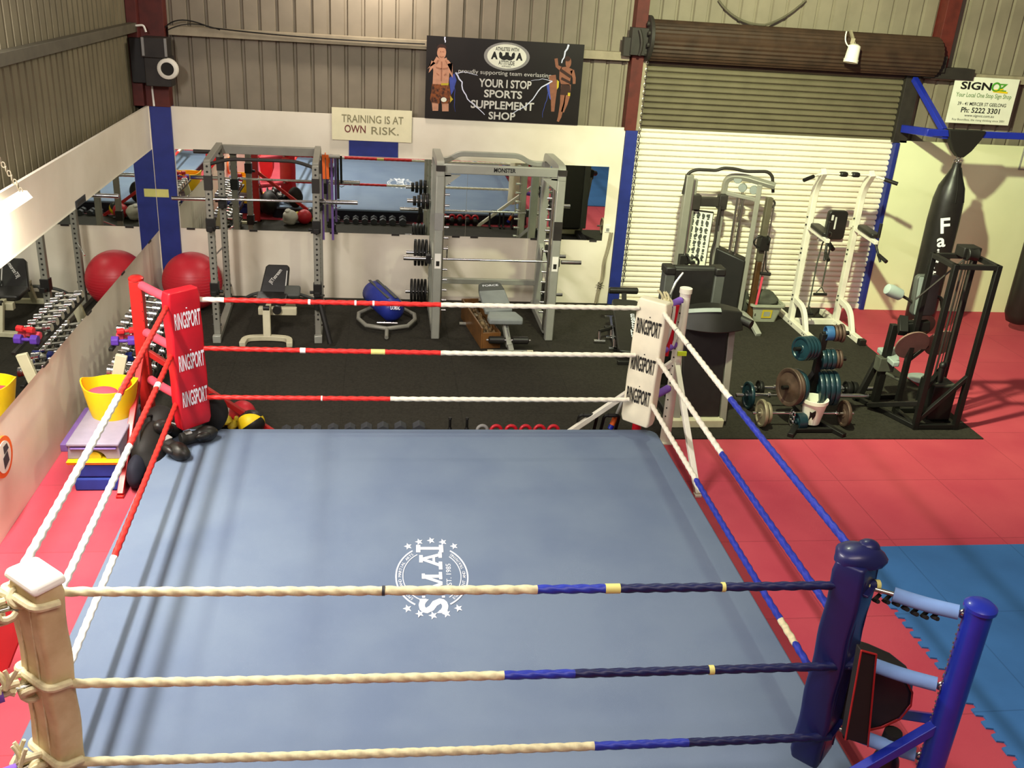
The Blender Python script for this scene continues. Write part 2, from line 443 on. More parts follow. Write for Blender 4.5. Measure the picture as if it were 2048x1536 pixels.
# conduit hanging down the wall edge
b = MB(); P = [(5.84, -.02, 1.02), (5.82, -.02, .8), (5.78, -.03, .62), (5.79, -.03, .4), (5.74, -.03, .18), (5.73, -.03, .02)]
b.tube(round_path(P, .12), .014, 8); b.tube(round_path([(p[0] + .03, p[1], p[2]) for p in P], .14), .010, 8)
r = root('wall_cable', 'grey cable bundle hanging down beside the blue door column', 'cable', (5.73, -.03, 0))
b.build('cable', 'girt', r)
b = MB(); 
for z in (.25, .28, .31): b.torus((5.765, -.03, z), (0, 0, 1), .025, .005, 12, 6)
for i in range(6): b.tube([(5.765, -.03, .28), (5.765 + .06 * math.cos(i), -.05, .28 + .06 * math.sin(i))], .004, 6)
b.build('cable_tie', 'girt_dark', r)

# loops of black cable on the cladding
r = root('cable_loop', 'dark cable looping from the cladding above the roller door', 'cable', (8.0, 0, 4))
b = MB(); A = at(1437, 0, Y=.1); B_ = at(1530, 50, Y=.02); C_ = at(1612, 0, Y=.1)
b.tube(bez(A, at(1470, 50, Y=.06), B_, 10) , .014, 8); b.tube(bez(B_, at(1570, 40, Y=.06), C_, 10), .014, 8); b.build('cable', 'girt_dark', r)
r = root('cable_loop', 'thin black cable sagging above the girt near the corner column', 'cable', (.4, 0, 3.4))
b = MB(); b.tube(bez(at(330, 55, Y=.0), at(355, 25, Y=.0), at(420, 55, Y=.0), 10) + bez(at(420, 55, Y=.0), at(600, 78, Y=.0), at(850, 88, Y=.0), 10)[1:], .008, 6)
b.tube(bez(at(335, 60, Y=.01), at(380, 36, Y=.01), at(440, 60, Y=.01), 10), .006, 6); b.build('cable', 'strap_black', r)

# box with a round white opening on the corner column
r = root('loudspeaker', 'dark box with a round white ring on the corner column', 'speaker', (.16, -.3, 2.85))
b = MB(); b.box(.03, .32, -.34, -.052, 2.98, 3.20); b.box(.05, .34, -.30, -.05, 2.66, 2.99); b.build('housing', 'dark_steel', r, bevel=.008)
b = MB(); b.box(-.12, .05, -.22, -.03, 2.68, 3.18); b.build('side_box', 'black_plastic', r, bevel=.008)
b = MB(); b.box(.05, .075, -.36, -.34, 3.0, 3.2).box(.30, .325, -.36, -.34, 3.0, 3.2); b.build('bracket_arm', 'print_grey', r)
c = at(335, 138, Y=-.34)
b = MB(); b.lathe((c.x, -.30, c.z), (c.x, -.36, c.z), [(0, .12), (.8, .115), (1, .1), (1, .075), (.3, .07)], 28); b.build('ring', 'lamp_white', r)
b = MB(); b.cyl((c.x, -.30, c.z), (c.x, -.345, c.z), .071); b.build('cone', 'hole_dark', r)
r = root('conduit', 'short white conduit bent round the corner column by the girt', 'conduit', (0, -.2, 3.3))
b = MB(); b.tube(round_path([at(262, 52, Y=-.2), at(287, 50, Y=-.2), at(292, 64, Y=-.2)], .03), .012, 8); b.build('pipe', 'tape_white', r)
b = MB(); b.tube(round_path([at(303, 165, Y=-.07), at(308, 212, Y=-.07)], .03), .012, 8); b.build('pipe', 'tape_white', r)

# flood lamp on the drum
c = at(1704, 105, Y=-.35)
r = root('flood_lamp', 'white lamp head pointing down in front of the roller door drum', 'lamp', c)
b = MB(); b.lathe(c + V((.02, 0, .10)), c + V((-.01, -.03, -.12)), [(0, .04), (.1, .075), (.8, .085), (.82, .092), (1, .09), (1, .07)], 20); b.build('lamp_head', 'lamp_white', r)
b = MB(); b.tube(bez(c + V((-.10, .05, .24)), c + V((-.14, 0, .10)), c + V((-.04, 0, .06)), 8), .008, 6); b.build('cord', 'lamp_white', r)
b = MB(); b.bar(c + V((.02, .02, .1)), c + V((.05, .25, .24)), .03, .03); b.bar(c + V((-.02, 0, .1)), c + V((0, .03, .16)), .05, .02); b.build('bracket', 'girt', r)
# hanging fluorescent batten by the left wall
r = root('fluorescent_batten', 'lit fluorescent batten hung on a chain beside the left wall', 'lamp', (.2, -6.2, 2.40))
b = MB(); b.prism([(-.06, 0), (.06, 0), (.025, .05), (-.025, .05)], (.2, -5.0, 2.40), (1, 0, 0), (0, 0, 1), 1.3); b.build('reflector', 'lamp_white', r, smooth=0)
b = MB(); b.cyl((.2, -5.02, 2.385), (.2, -6.28, 2.385), .014, seg=10); b.build('tube', 'tube_glow', r)
b = MB()
for i in range(22): b.torus((.2 - .0155 * i, -5.05, 2.46 + .03 * i), (1, 0, 0) if i % 2 else (0, 1, 0), .02, .004, 10, 5, .6)
b.build('chain', 'girt', r)

# ================================================================== SIGNS
def board(name, label, x0, x1, z0, z1, m, y=-.01, t=.012, tilt=0):
    r = root(name, label, 'sign', ((x0 + x1) / 2, y, z0))
    b = MB(); b.hexa([(x0, y, z0), (x1, y, z0 - tilt), (x1, y + t, z0 - tilt), (x0, y + t, z0), (x0, y, z1), (x1, y, z1 - tilt), (x1, y + t, z1 - tilt), (x0, y + t, z1)])
    b.build('board', m, r, smooth=0); return r
XX, ZZ = (1, 0, 0), (0, 0, 1)
def lett(r, s, cx, cz, w, h, m, y, bold=.0, name='lettering'):
    return MB().text(s, (cx, y, cz), XX, ZZ, w, h, bold, .002).build(name, m, r, smooth=0)
# TRAINING IS AT OWN RISK
r = board('training_sign', 'cream hand-lettered TRAINING IS AT OWN RISK sign above the mirrors', 2.165, 3.15, 2.095, 2.485, 'sign_cream', -.03, tilt=.0)
lett(r, 'TRAINING IS AT', 2.665, 2.36, .76, .095, 'print_olive', -.03, .012)
lett(r, 'OWN', 2.45, 2.235, .26, .095, 'print_maroon', -.03, .014)
lett(r, 'RISK.', 2.82, 2.225, .34, .095, 'print_olive', -.03, .008)
tag(MB().box(2.372, 2.985, -.012, -.001, 1.90, 2.1).build('blue_panel', 'blue_paint', smooth=0), 'plain dark blue panel on the wall under the training sign', 'panel')
# banner
BY = -.02
r = board('shop_banner', 'black supplement shop banner with two fighters above the smith machine', 3.31, 5.262, 2.405, 3.38, 'banner_black', BY)
lett(r, 'proudly supporting team everlasting', 4.29, 2.985, 1.16, .065, 'print_silver', BY, .0)
for s, z, w, h, cx in (('YOUR I STOP', 2.865, .66, .10, 4.30), ('SPORTS', 2.74, .48, .095, 4.28), ('SUPPLEMENT', 2.605, .80, .10, 4.28), ('SHOP', 2.475, .34, .095, 4.28)):
    lett(r, s, cx, z, w, h, 'print_silver', BY, .025)
lg = MB(); lg.prism([(.285 * math.cos(a * PI / 16), .165 * math.sin(a * PI / 16)) for a in range(32)], (4.30, BY, 3.19), XX, ZZ, .002)
em = lg.build('emblem', 'print_grey', r, smooth=0)
MB().prism([(.245 * math.cos(a * PI / 16), .142 * math.sin(a * PI / 16)) for a in range(32)], (4.30, BY - .002, 3.19), XX, ZZ, .002).build('emblem_face', 'sign_white', em, smooth=0)
b = MB(); b.text('ATHLETES WITH', (4.30, BY - .003, 3.275), XX, ZZ, .29, .045, .02); b.text('ATTITUDE', (4.30, BY - .003, 3.115), XX, ZZ, .20, .05, .02); b.text('APPAREL', (4.30, BY - .003, 3.073), XX, ZZ, .12, .02, .0)
b.text('A', (4.145, BY - .003, 3.195), XX, ZZ, .085, .09, .06); b.text('A', (4.455, BY - .003, 3.195), XX, ZZ, .085, .09, .06)
def fig(b, P, m): b.prism(P, (4.30, BY - .004, 3.195), XX, ZZ, .0015)
fig(b, [(-.10, .03), (-.085, .05), (-.06, .03), (-.055, -.005), (-.025, .01), (-.02, .045), (.02, .045), (.025, .01), (.055, -.005), (.06, .03), (.085, .05), (.10, .03), (.095, -.02), (.06, -.045), (.03, -.05), (0, -.04), (-.03, -.05), (-.06, -.045), (-.095, -.02)], 0)
b.build('emblem_print', 'black_print', em, smooth=0)
def shape(b, pts, dy=.003): b.prism(pts, (0, BY - dy, 0), XX, ZZ, .0012)
def limb(b, pts, w, dy=.003):
    "tapered flat limb through points (x, z)"
    L = []; R = []
    for i, p in enumerate(pts):
        a = pts[max(i - 1, 0)]; c = pts[min(i + 1, len(pts) - 1)]; d = V((c[0] - a[0], c[1] - a[1])).normalized(); n = V((-d.y, d.x)); ww = w[i] / 2
        L.append((p[0] + n.x * ww, p[1] + n.y * ww)); R.append((p[0] - n.x * ww, p[1] - n.y * ww))
    shape(b, R + L[::-1], dy)
def oval(b, cx, cz, rx, rz, dy=.004): shape(b, [(cx + rx * math.cos(a * PI / 10), cz + rz * math.sin(a * PI / 10)) for a in range(20)], dy)
# left fighter: bare chest, fists raised at the chin, patterned shorts
b = MB(); shape(b, [(3.395, 2.80), (3.40, 2.98), (3.385, 3.07), (3.42, 3.11), (3.50, 3.13), (3.58, 3.11), (3.625, 3.06), (3.60, 2.97), (3.59, 2.80)])
oval(b, 3.495, 3.195, .055, .08); limb(b, [(3.40, 3.08), (3.335, 2.97), (3.43, 3.09), (3.455, 3.13)], (.06, .05, .045, .05), .0045)
limb(b, [(3.60, 3.07), (3.635, 2.93), (3.56, 3.06), (3.535, 3.13)], (.065, .055, .045, .05), .0045)
limb(b, [(3.435, 2.82), (3.435, 2.60), (3.44, 2.50)], (.08, .085, .07)); limb(b, [(3.56, 2.82), (3.56, 2.60), (3.565, 2.50)], (.07, .085, .08)); b.build('fighter_print', 'skin', r, smooth=0)
b = MB(); shape(b, [(3.438, 3.20), (3.436, 3.255), (3.46, 3.285), (3.495, 3.292), (3.53, 3.285), (3.554, 3.255), (3.552, 3.20), (3.54, 3.24), (3.52, 3.252), (3.47, 3.252), (3.45, 3.24)], .006); b.build('hair_print', 'hair', r, smooth=0)
for P in ([(3.43, 3.02), (3.50, 3.005)], [(3.51, 3.005), (3.58, 3.02)], [(3.498, 3.09), (3.50, 2.86)], [(3.44, 2.95), (3.47, 2.93)], [(3.53, 2.93), (3.56, 2.95)], [(3.47, 3.15), (3.495, 3.14), (3.52, 3.15)], [(3.475, 3.205), (3.488, 3.205)], [(3.503, 3.205), (3.516, 3.205)], [(3.455, 3.105), (3.435, 3.065)], [(3.545, 3.105), (3.57, 3.06)]):
    b = MB(); limb(b, P, [.012] * len(P), .0065); b.build('shading_print', 'skin_shade', r, smooth=0)
b = MB(); shape(b, [(3.39, 2.82), (3.60, 2.82), (3.64, 2.64), (3.62, 2.60), (3.51, 2.59), (3.50, 2.66), (3.485, 2.59), (3.385, 2.60), (3.37, 2.64)], .006); b.build('shorts_print', 'flame', r, smooth=0)
b = MB(); oval(b, 3.54, 2.64, .035, .028, .008); b.build('badge_print', 'sign_white', r, smooth=0)
b = MB(); shape(b, [(3.50, 2.835), (3.595, 2.84), (3.59, 2.815), (3.5, 2.81)], .008); shape(b, [(3.62, 2.69), (3.655, 2.65), (3.62, 2.61)], .008); b.build('belt_print', 'yellow_dull', r, smooth=0)
# right: two leaping fighters
b = MB(); shape(b, [(4.975, 2.96), (4.97, 3.06), (4.99, 3.10), (5.06, 3.11), (5.14, 3.08), (5.12, 2.98), (5.11, 2.88), (5.01, 2.88)])
oval(b, 5.075, 3.16, .036, .065); limb(b, [(5.13, 3.07), (5.165, 2.98), (5.17, 2.91)], (.05, .04, .035)); limb(b, [(4.99, 3.08), (4.935, 3.11), (4.915, 3.20)], (.05, .04, .04))
limb(b, [(5.04, 2.90), (5.04, 2.78), (5.04, 2.66), (5.02, 2.5), (5.0, 2.44)], (.07, .07, .06, .045, .03)); limb(b, [(5.10, 2.90), (5.10, 2.78), (5.08, 2.66), (5.05, 2.56)], (.06, .07, .055, .04)); b.build('fighter_print', 'skin_dark', r, smooth=0); b = MB()
limb(b, [(4.885, 3.0), (4.91, 2.85), (4.92, 2.70), (4.925, 2.56)], (.085, .10, .06, .04)); b.build('fighter_print', 'skin_dark', r, smooth=0)
b = MB(); shape(b, [(5.01, 2.90), (5.12, 2.89), (5.14, 2.77), (5.0, 2.77)], .006); limb(b, [(4.98, 3.07), (5.12, 2.99)], (.035, .035), .007); limb(b, [(5.0, 2.97), (5.12, 2.92)], (.03, .03), .007); b.build('wrap_print', 'hair', r, smooth=0); b = MB(); oval(b, 5.06, 3.205, .036, .03, .007); b.build('hair_print', 'hair', r, smooth=0)
b = MB(); shape(b, [(4.945, 2.95), (4.975, 2.93), (4.975, 2.86), (4.955, 2.83)], .007); shape(b, [(5.10, 2.80), (5.13, 2.80), (5.13, 2.76), (5.10, 2.76)], .008); b.build('trim_print', 'yellow_dull', r, smooth=0)
# lightning
def bolt(b, pts, w, dy=.0032):
    P = [pts[0]]
    for i in range(1, len(pts)):
        a, c = pts[i - 1], pts[i]
        for k in (1, 2, 3):
            t = k / 3; P.append((a[0] + (c[0] - a[0]) * t + (random.uniform(-.012, .012) if k < 3 else 0), a[1] + (c[1] - a[1]) * t + (random.uniform(-.008, .008) if k < 3 else 0)))
    limb(b, P, [w * (1 - .6 * i / len(P)) for i in range(len(P))], dy)
b = MB(); bolt(b, [(3.53, 3.375), (3.535, 3.31)], .018); bolt(b, [(3.675, 2.97), (3.76, 2.86), (3.79, 2.74), (3.87, 2.63), (3.98, 2.55), (4.06, 2.48)], .018)
bolt(b, [(3.68, 2.965), (3.8, 2.98), (3.95, 2.95)], .008); bolt(b, [(5.06, 3.37), (5.02, 3.25), (4.99, 3.15)], .024); bolt(b, [(4.89, 2.93), (4.76, 2.85), (4.66, 2.70), (4.52, 2.58), (4.40, 2.50)], .016); bolt(b, [(4.88, 2.93), (4.76, 2.95), (4.62, 2.92)], .007)
b.build('lightning_print', 'bolt_white', r, smooth=0)
b = MB(); shape(b, [(3.60, 2.90), (3.66, 2.96), (3.69, 2.88), (3.66, 2.76), (3.63, 2.70), (3.61, 2.80)], .0025); shape(b, [(4.82, 2.88), (4.89, 2.94), (4.90, 2.80), (4.91, 2.68), (4.87, 2.72), (4.84, 2.80)], .0025)
bolt(b, [(3.66, 2.85), (3.67, 2.7), (3.69, 2.5)], .008); bolt(b, [(4.85, 2.8), (4.82, 2.65), (4.80, 2.48)], .008); b.build('glow_print', 'bolt_blue', r, smooth=0)
# SIGN OZ
SY = -.03
r = board('sign_shop_board', 'white sign shop board with green and black lettering above the hanging bag', 10.27, 11.185, 2.67, 3.265, 'sign_white', SY)
lett(r, 'SIGN', 10.585, 3.155, .44, .10, 'black_print', SY, .03)
b = MB(); b.torus((10.87, SY - .002, 3.155), (0, 1, 0), .05, .012, 20, 6, 1.1); b.text('Z', (10.96, SY - .002, 3.15), XX, ZZ, .14, .10, .02); b.build('green_lettering', 'print_green', r, smooth=0)
b = MB(); b.bar((10.84, SY - .004, 3.10), (11.05, SY - .004, 3.09), .006, .022); b.bar((10.85, SY - .004, 3.115), (10.98, SY - .004, 3.13), .006, .016); b.build('yellow_swoosh', 'yellow', r, smooth=0)
lett(r, 'Your Local One Stop Sign Shop', 10.725, 3.03, .80, .075, 'print_greygreen', SY, .012)
lett(r, '39 - 41 MERCER ST GEELONG', 10.73, 2.925, .70, .045, 'black_print', SY, .012)
lett(r, 'Ph: 5222 3301', 10.73, 2.845, .56, .07, 'black_print', SY, .02)
lett(r, 'www.signoz.com.au', 10.73, 2.77, .43, .042, 'black_print', SY, .005)
lett(r, 'Roy Boundless, the rising thinking since 2001', 10.73, 2.715, .76, .035, 'black_print', SY, .0)
r = root('framed_sign', 'edge of a grey framed sign on the right wall at picture border', 'sign', (11.2, -.02, 2.0)); 
p = at(2037, 340, Y=-.02)
b = MB(); b.box(p.x, p.x + .6, -.02, 0, p.z, p.z + .35); b.build('frame', 'print_grey', r, bevel=.004)
b = MB(); b.box(p.x + .02, p.x + .58, -.023, -.02, p.z + .02, p.z + .33); b.build('sheet', 'panel_pale', r)
r = root('wall_poster', 'red and white round-cornered sign low on the left wall', 'sign', (0, -6, .5))
ctr = at(3, 910, X=.012)
b = MB(); b.prism([(.17 * math.cos(a * PI / 14), .155 * math.sin(a * PI / 14)) for a in range(28)], (.02, ctr.y - .03, ctr.z), (0, 1, 0), (0, 0, 1), .02); b.build('sign_rim', 'orange', r)
b = MB(); b.prism([(.125 * math.cos(a * PI / 14), .12 * math.sin(a * PI / 14)) for a in range(28)], (.041, ctr.y - .03, ctr.z), (0, 1, 0), (0, 0, 1), .003); b.build('sign_face', 'sign_white', r)
b = MB(); b.prism([(-.03, -.09), (.07, -.06), (.06, .02), (-.03, 0)], (.045, ctr.y - .03, ctr.z), (0, 1, 0), (0, 0, 1), .002); b.prism([(0, .02), (.09, .03), (.07, .08), (0, .08)], (.045, ctr.y - .03, ctr.z), (0, 1, 0), (0, 0, 1), .002); b.build('sign_print', 'hex_grey', r)
# ================================================================== THE RING
CX0, CX1, CY0, CY1, CZ = .89, 5.40, -9.3, -4.34, .2
r = root('ring_platform', 'low boxing ring platform covered in worn blue canvas', 'boxing ring', (3.15, -6.8, 0))
b = MB(); b.prism(rr(CX1 - CX0, CY1 - CY0, .12, 6), ((CX0 + CX1) / 2, (CY0 + CY1) / 2, .16), (1, 0, 0), (0, 1, 0), .04); b.build('canvas', 'canvas_blue', r, bevel=.015, segs=3)
b = MB(); b.prism(rr(CX1 - CX0 - .04, CY1 - CY0 - .04, .1, 6), ((CX0 + CX1) / 2, (CY0 + CY1) / 2, 0), (1, 0, 0), (0, 1, 0), .165); b.build('skirt', 'skirt', r)
# emblem printed on the canvas. u: reading direction (toward the back wall), v: up of the letters (toward -X)
c0 = at(864, 1152, Z=CZ); LC = V((c0.x, c0.y, CZ))
U_, V_ = V((.03, 1, 0)).normalized(), V((-1, .03, 0)).normalized()
b = MB()
def P2(u, v): return LC + U_ * u + V_ * v
L2 = .0025
FC = [0]
def flat(poly): FC[0] += 1; b.prism([(p[0], p[1]) for p in poly], LC + V((0, 0, .0006 + .00004 * (FC[0] % 60))), U_, V_, .0015)
def stretch():
    "the print is longer along the ring than it is wide"
    for i, p in enumerate(b.v):
        d = p - LC; u, v = d.dot(U_), d.dot(V_); b.v[i] = LC + U_ * (u * 1.25) + V_ * (v * .84) + V((0, 0, d.z))
def ring_arc(r0, r1, a0, a1, n=26):
    A = [(r1 * math.cos(math.radians(a0 + (a1 - a0) * i / n)), r1 * math.sin(math.radians(a0 + (a1 - a0) * i / n))) for i in range(n + 1)]
    B = [(r0 * math.cos(math.radians(a0 + (a1 - a0) * i / n)), r0 * math.sin(math.radians(a0 + (a1 - a0) * i / n))) for i in range(n + 1)]
    for i in range(n): flat([A[i], A[i + 1], B[i + 1], B[i]])
RO = .305; ARCS = []
for a0, a1 in ((33, 152), (208, 327)):
    PEND = [(RO - .012, RO, a0, a1), (RO - .066, RO - .059, a0 - 3 if a0 < 100 else a0 + 6, a1 + 3 if a0 < 100 else a1 - 6)]
    for args in PEND: ARCS.append(args)
def star(u, v, R):
    P = []
    for i in range(10):
        a = math.radians(36 * i + 0); rr_ = R if i % 2 == 0 else R * .42; P.append((u + rr_ * math.sin(a + .0) * -1, v + rr_ * math.cos(a)))
    # fan triangles keep the concave star clean
    for i in range(10): flat([(u, v), P[(i + 1) % 10], P[i]][::-1] if False else [(u, v), P[i], P[(i + 1) % 10]])
for args in ARCS: b = MB(); ring_arc(*args); stretch(); b.build('arc_print', 'white_print', r, smooth=0)
for k in range(5):
    a = math.radians(-34 + 17 * k)
    for s_ in (1, -1): b = MB(); star(s_ * .36 * math.cos(a), .36 * math.sin(a), .036); stretch(); b.build('star_print', 'white_print', r, smooth=0)
b = MB()
def slab_letters():
    # heights taper toward the middle like the print: bottoms on v=-.075, letters I and S larger
    # I
    def rect(u0, u1, v0, v1): flat([(u0, v0), (u1, v0), (u1, v1), (u0, v1)])
    rect(.262, .290, -.09, .12); rect(.235, .312, .095, .132); rect(.235, .312, -.105, -.068)
    # A
    flat([(.085, -.075), (.115, -.075), (.182, .09), (.160, .10)]); flat([(.225, -.075), (.195, -.075), (.150, .09), (.172, .10)])
    rect(.118, .20, -.03, -.008); rect(.06, .138, -.09, -.06); rect(.178, .238, -.09, -.06); rect(.130, .205, .075, .105)
    # M
    rect(-.02, .008, -.07, .075); rect(-.155, -.127, -.07, .075)
    flat([(-.02, .08), (.008, .08), (-.058, -.085), (-.082, -.085)]); flat([(-.127, .08), (-.155, .08), (-.088, -.085), (-.060, -.085)])
    rect(-.035, .035, -.085, -.058); rect(-.18, -.105, -.085, -.058); rect(-.18, -.12, .06, .085); rect(-.03, .02, .06, .085)
    rect(-.205, -.188, -.10, -.075); rect(-.205, -.188, .06, .085)
slab_letters()
b.text('S', LC + U_ * -.275 + V_ * -.005, U_, V_, .13, .235, .035, .002)
flat([(-.235, .05), (-.215, .05), (-.215, .105), (-.235, .105)]); flat([(-.335, -.05), (-.315, -.05), (-.315, -.115), (-.335, -.115)])
b.text('EST. 1985', LC + U_ * 0 + V_ * -.14, U_, V_, .235, .042, .0, .002)
stretch(); b.build('brand_print', 'white_print', r, smooth=0)
b = MB()
def arc_text(s, R, a_mid, span, h, inward):
    n = len(s)
    for i, ch in enumerate(s):
        if ch == ' ': continue
        t = (i / (n - 1) - .5) * span; a = math.radians(a_mid - t if not inward else a_mid + t)
        rad = U_ * math.cos(a) + V_ * math.sin(a); tan = V_ * math.cos(a) - U_ * math.sin(a)
        x, y = (-tan, rad) if not inward else (tan, -rad)
        b.text(ch, LC + rad * R, x, y, None, h, 0, .002)
arc_text('SPORTS AND MARTIAL ARTS', RO - .036, 90, 104, .024, False)
arc_text('EQUIPMENT AND TRAINING', RO - .036, 270, 100, .024, True)
stretch(); b.build('ring_lettering', 'white_print', r, smooth=0)
o = bpy.data.objects['ring_lettering']

RZ = (1.48, 1.05, .60)
PADS = {'red': V((1.17, -4.60, 0)), 'white': V((5.17, -4.53, 0)), 'blue': V((5.09, -8.62, 0)), 'beige': V((1.30, -8.62, 0))}
POSTS = {'red': V((.69, -4.08, 0)), 'white': V((5.56, -4.2, 0)), 'blue': V((5.56, -8.93, 0)), 'beige': V((.70, -8.95, 0))}
MID = V((3.15, -6.6, 0))
# ---- corner posts
def post(key, m, w, label, d1, d2, h=1.53):
    p = POSTS[key]; r = root('ring_post', label, 'ring post', p)
    out = (p - PADS[key]); out.z = 0
    b = MB()
    if key == 'white': b.cyl(p, p + V((0, 0, h + .02)), w / 2, seg=20); b.lathe(p + V((0, 0, h)), p + V((0, 0, h + .045)), [(0, w / 2), (0, w / 2 + .008), (1, w / 2 + .008)], 20)
    elif key == 'blue': b.cyl(p, p + V((0, 0, h)), w / 2, seg=24)
    else: b.bar(p, p + V((0, 0, h)), w, w, (1, 1, 0)) if False else b.cbox((p.x, p.y, h / 2), (w, w, h))
    b.build('post', m, r, bevel=.008 if key in ('red', 'beige') else 0)
    if key != 'white':
        b = MB(); b.lathe(p + V((0, 0, h)), p + V((0, 0, h + .035)), [(0, w / 2 + .012), (.5, w / 2 + .012), (1, w / 2 - .01)], 24); b.build('cap', m, r)
    b = MB(); b.cbox((p.x, p.y, .006), (.16, .16, .012)); b.build('base_plate', m, r)
    for d in (d1, d2):
        d = V(d); b = MB(); q = p + d * 1.12; b.bar(p + V((0, 0, .86)), q + V((0, 0, .02)), .05, .05); b.cbox((q.x, q.y, .012), (.06, .06, .024)); b.build('brace', m, r, bevel=.004)
    b = MB(); dirn = (PADS[key] - p).normalized()
    n = 26
    if key == 'blue':
        for i in range(n):
            z = .12 + i * (h - .2) / n
            for s in (-1, 1):
                t = V((-dirn.y, dirn.x, 0)) * .018 * s; q = p + V((-1, 0, 0)) * .0 + (dirn * (w / 2 - .002) + t); b.cyl(q + V((0, 0, z)), q + V((0, 0, z)) + dirn * .006, .006, seg=8)
        b.build('bolt_row', 'chrome_dull', r)
    else:
        for i in range(14): z = .2 + i * (h - .3) / 14; q = p + dirn * (w / 2 + (.012 if key != 'white' else -.002)); b.cyl(q + V((0, 0, z)), q + V((0, 0, z)) + dirn * .004, .008, seg=8)
        b.build('hole_row', 'hole_dark', r)
    return r
post('red', 'steel_red', .105, 'red square ring post with braces beside the dumbbell rack', (0, -1, 0), (1, 0, 0), 1.50)
post('white', 'steel_white', .10, 'white round ring post by the folded treadmill', (0, -.95, 0), (-.95, 0, 0))
post('blue', 'blue_steel', .125, 'shiny blue round ring post with bolt heads near the blue mat', (0, .95, 0), (-.95, 0, 0))
post('beige', 'steel_white', .12, 'cream ring post at the near corner beyond the beige pad', (0, .4, 0), (.95, 0, 0))

# ---- corner pads
def pad(key, m, label, z0, z1, w, t, bow=0, tm=None, lean=(0, 0), rad=.35):
    p = PADS[key]; r = root('corner_pad', label, 'corner pad', p + V((0, 0, z0)))
    n = MID - p; n.z = 0; n.normalize(); s = V((-n.y, n.x, 0))
    vs = []; prof = rr(w, t, t * rad, 4); N = 22; k = len(prof)
    for i in range(N + 1):
        f = i / N; z = z0 + (z1 - z0) * f
        e = 1.0
        if f < .04: e = .90 + .10 * f / .04
        if f > .96: e = .90 + .10 * (1 - f) / .04
        off = bow * math.sin(f * PI) + .004 * math.sin(f * 21)
        for x, y in prof:
            q = p + s * (x * e + lean[0] * (f - .5)) + n * (y * e + lean[1] * (f - .5)); q = q + n * off; q.z = z; vs.append(q)
    fs = [(i * k + j, i * k + (j + 1) % k, (i + 1) * k + (j + 1) % k, (i + 1) * k + j) for i in range(N) for j in range(k)]
    b = MB(); b.add(vs, fs + [tuple(range(k - 1, -1, -1)), tuple(N * k + j for j in range(k))])
    o = b.build('cushion', m, r, smooth=60, bevel=.012, segs=3)
    if tm:
        for zc in (z1 - .25, (z1 + z0) / 2 + .0, z0 + .29):
            f = (zc - z0) / (z1 - z0)
            c = p + n * (t / 2 + .004 * math.sin(f * 21) + bow * math.sin(f * PI) + .003 + lean[1] * (f - .5)) + s * (lean[0] * (f - .5) + .004); c.z = zc
            b = MB(); b.text('RINGSPORT', c, s, (0, 0, 1), w * .81, .145, .022, .006)
            b.prism([(.006 * math.cos(a), .006 * math.sin(a)) for a in [i * PI / 5 for i in range(10)]], c + V((0, 0, .098)) + n * .001, s, (0, 0, 1), .002); b.build('lettering', tm, r, smooth=0)
    # straps at the back
    if key != 'beige':
        for zc in RZ: b = MB(); c = p - n * (t / 2 + .006) + V((0, 0, zc)); b.bar(c - s * w * .35, c + s * w * .35, .04, .012); b.build('back_strap', m, r, bevel=.003)
    return r, n, s
pad('red', 'pad_red', 'red padded corner cushion lettered RINGSPORT in white', .36, 1.60, .30, .115, tm='white_print', lean=(-.03, 0), rad=.17)
pad('white', 'pad_white', 'off-white padded corner cushion lettered RINGSPORT in black', .36, 1.57, .30, .125, tm='black_print', lean=(.03, 0), rad=.17)
rb, nb, sb = pad('blue', 'pad_blue', 'dark blue padded corner cushion at the near right corner', .38, 1.62, .25, .16, rad=.16)
rg, ng, sg = pad('beige', 'pad_beige', 'creased beige padded corner cushion at the near left corner', .36, 1.60, .235, .13, bow=.0, lean=(-.035, 0), rad=.16)
b = MB(); p = PADS['blue']; b.ball((p.x, p.y, 1.625), (.13, .10, .06), 20, 10, .1); b.ball((p.x + .05, p.y + .02, 1.665), (.055, .05, .035), 14, 8); b.build('top_fold', 'pad_blue', rb)
b = MB(); p = PADS['blue'] - nb * .077
for x in (-.085, .085): b.bar(p + sb * x + V((0, 0, .42)), p + sb * x + V((0, 0, 1.55)), .006, .006)
b.build('piping', 'rope_navy', rb)
b = MB(); p = PADS['beige'] - ng * .04
for x in (-.05, .05): b.tube([p + sg * (x - .035 * (f - .5)) - ng * .027 + V((0, 0, .4 + 1.1 * f)) for f in [i / 8 for i in range(9)]], .004, 6)
b.build('seam', 'rope_cream', rg)
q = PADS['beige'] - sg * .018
b = MB(); b.hexa([q + sg * a + ng * c + V((0, 0, z)) for z, k in ((1.585, 1), (1.635, .86)) for a, c in ((-.128 * k, -.078 * k), (.128 * k, -.078 * k), (.122 * k, .085 * k), (-.122 * k, .085 * k))]); b.build('top_fold', 'tape_white', rg, bevel=.02, segs=3)  # beige pad's top flap, white because the lamp glare is put into its colour

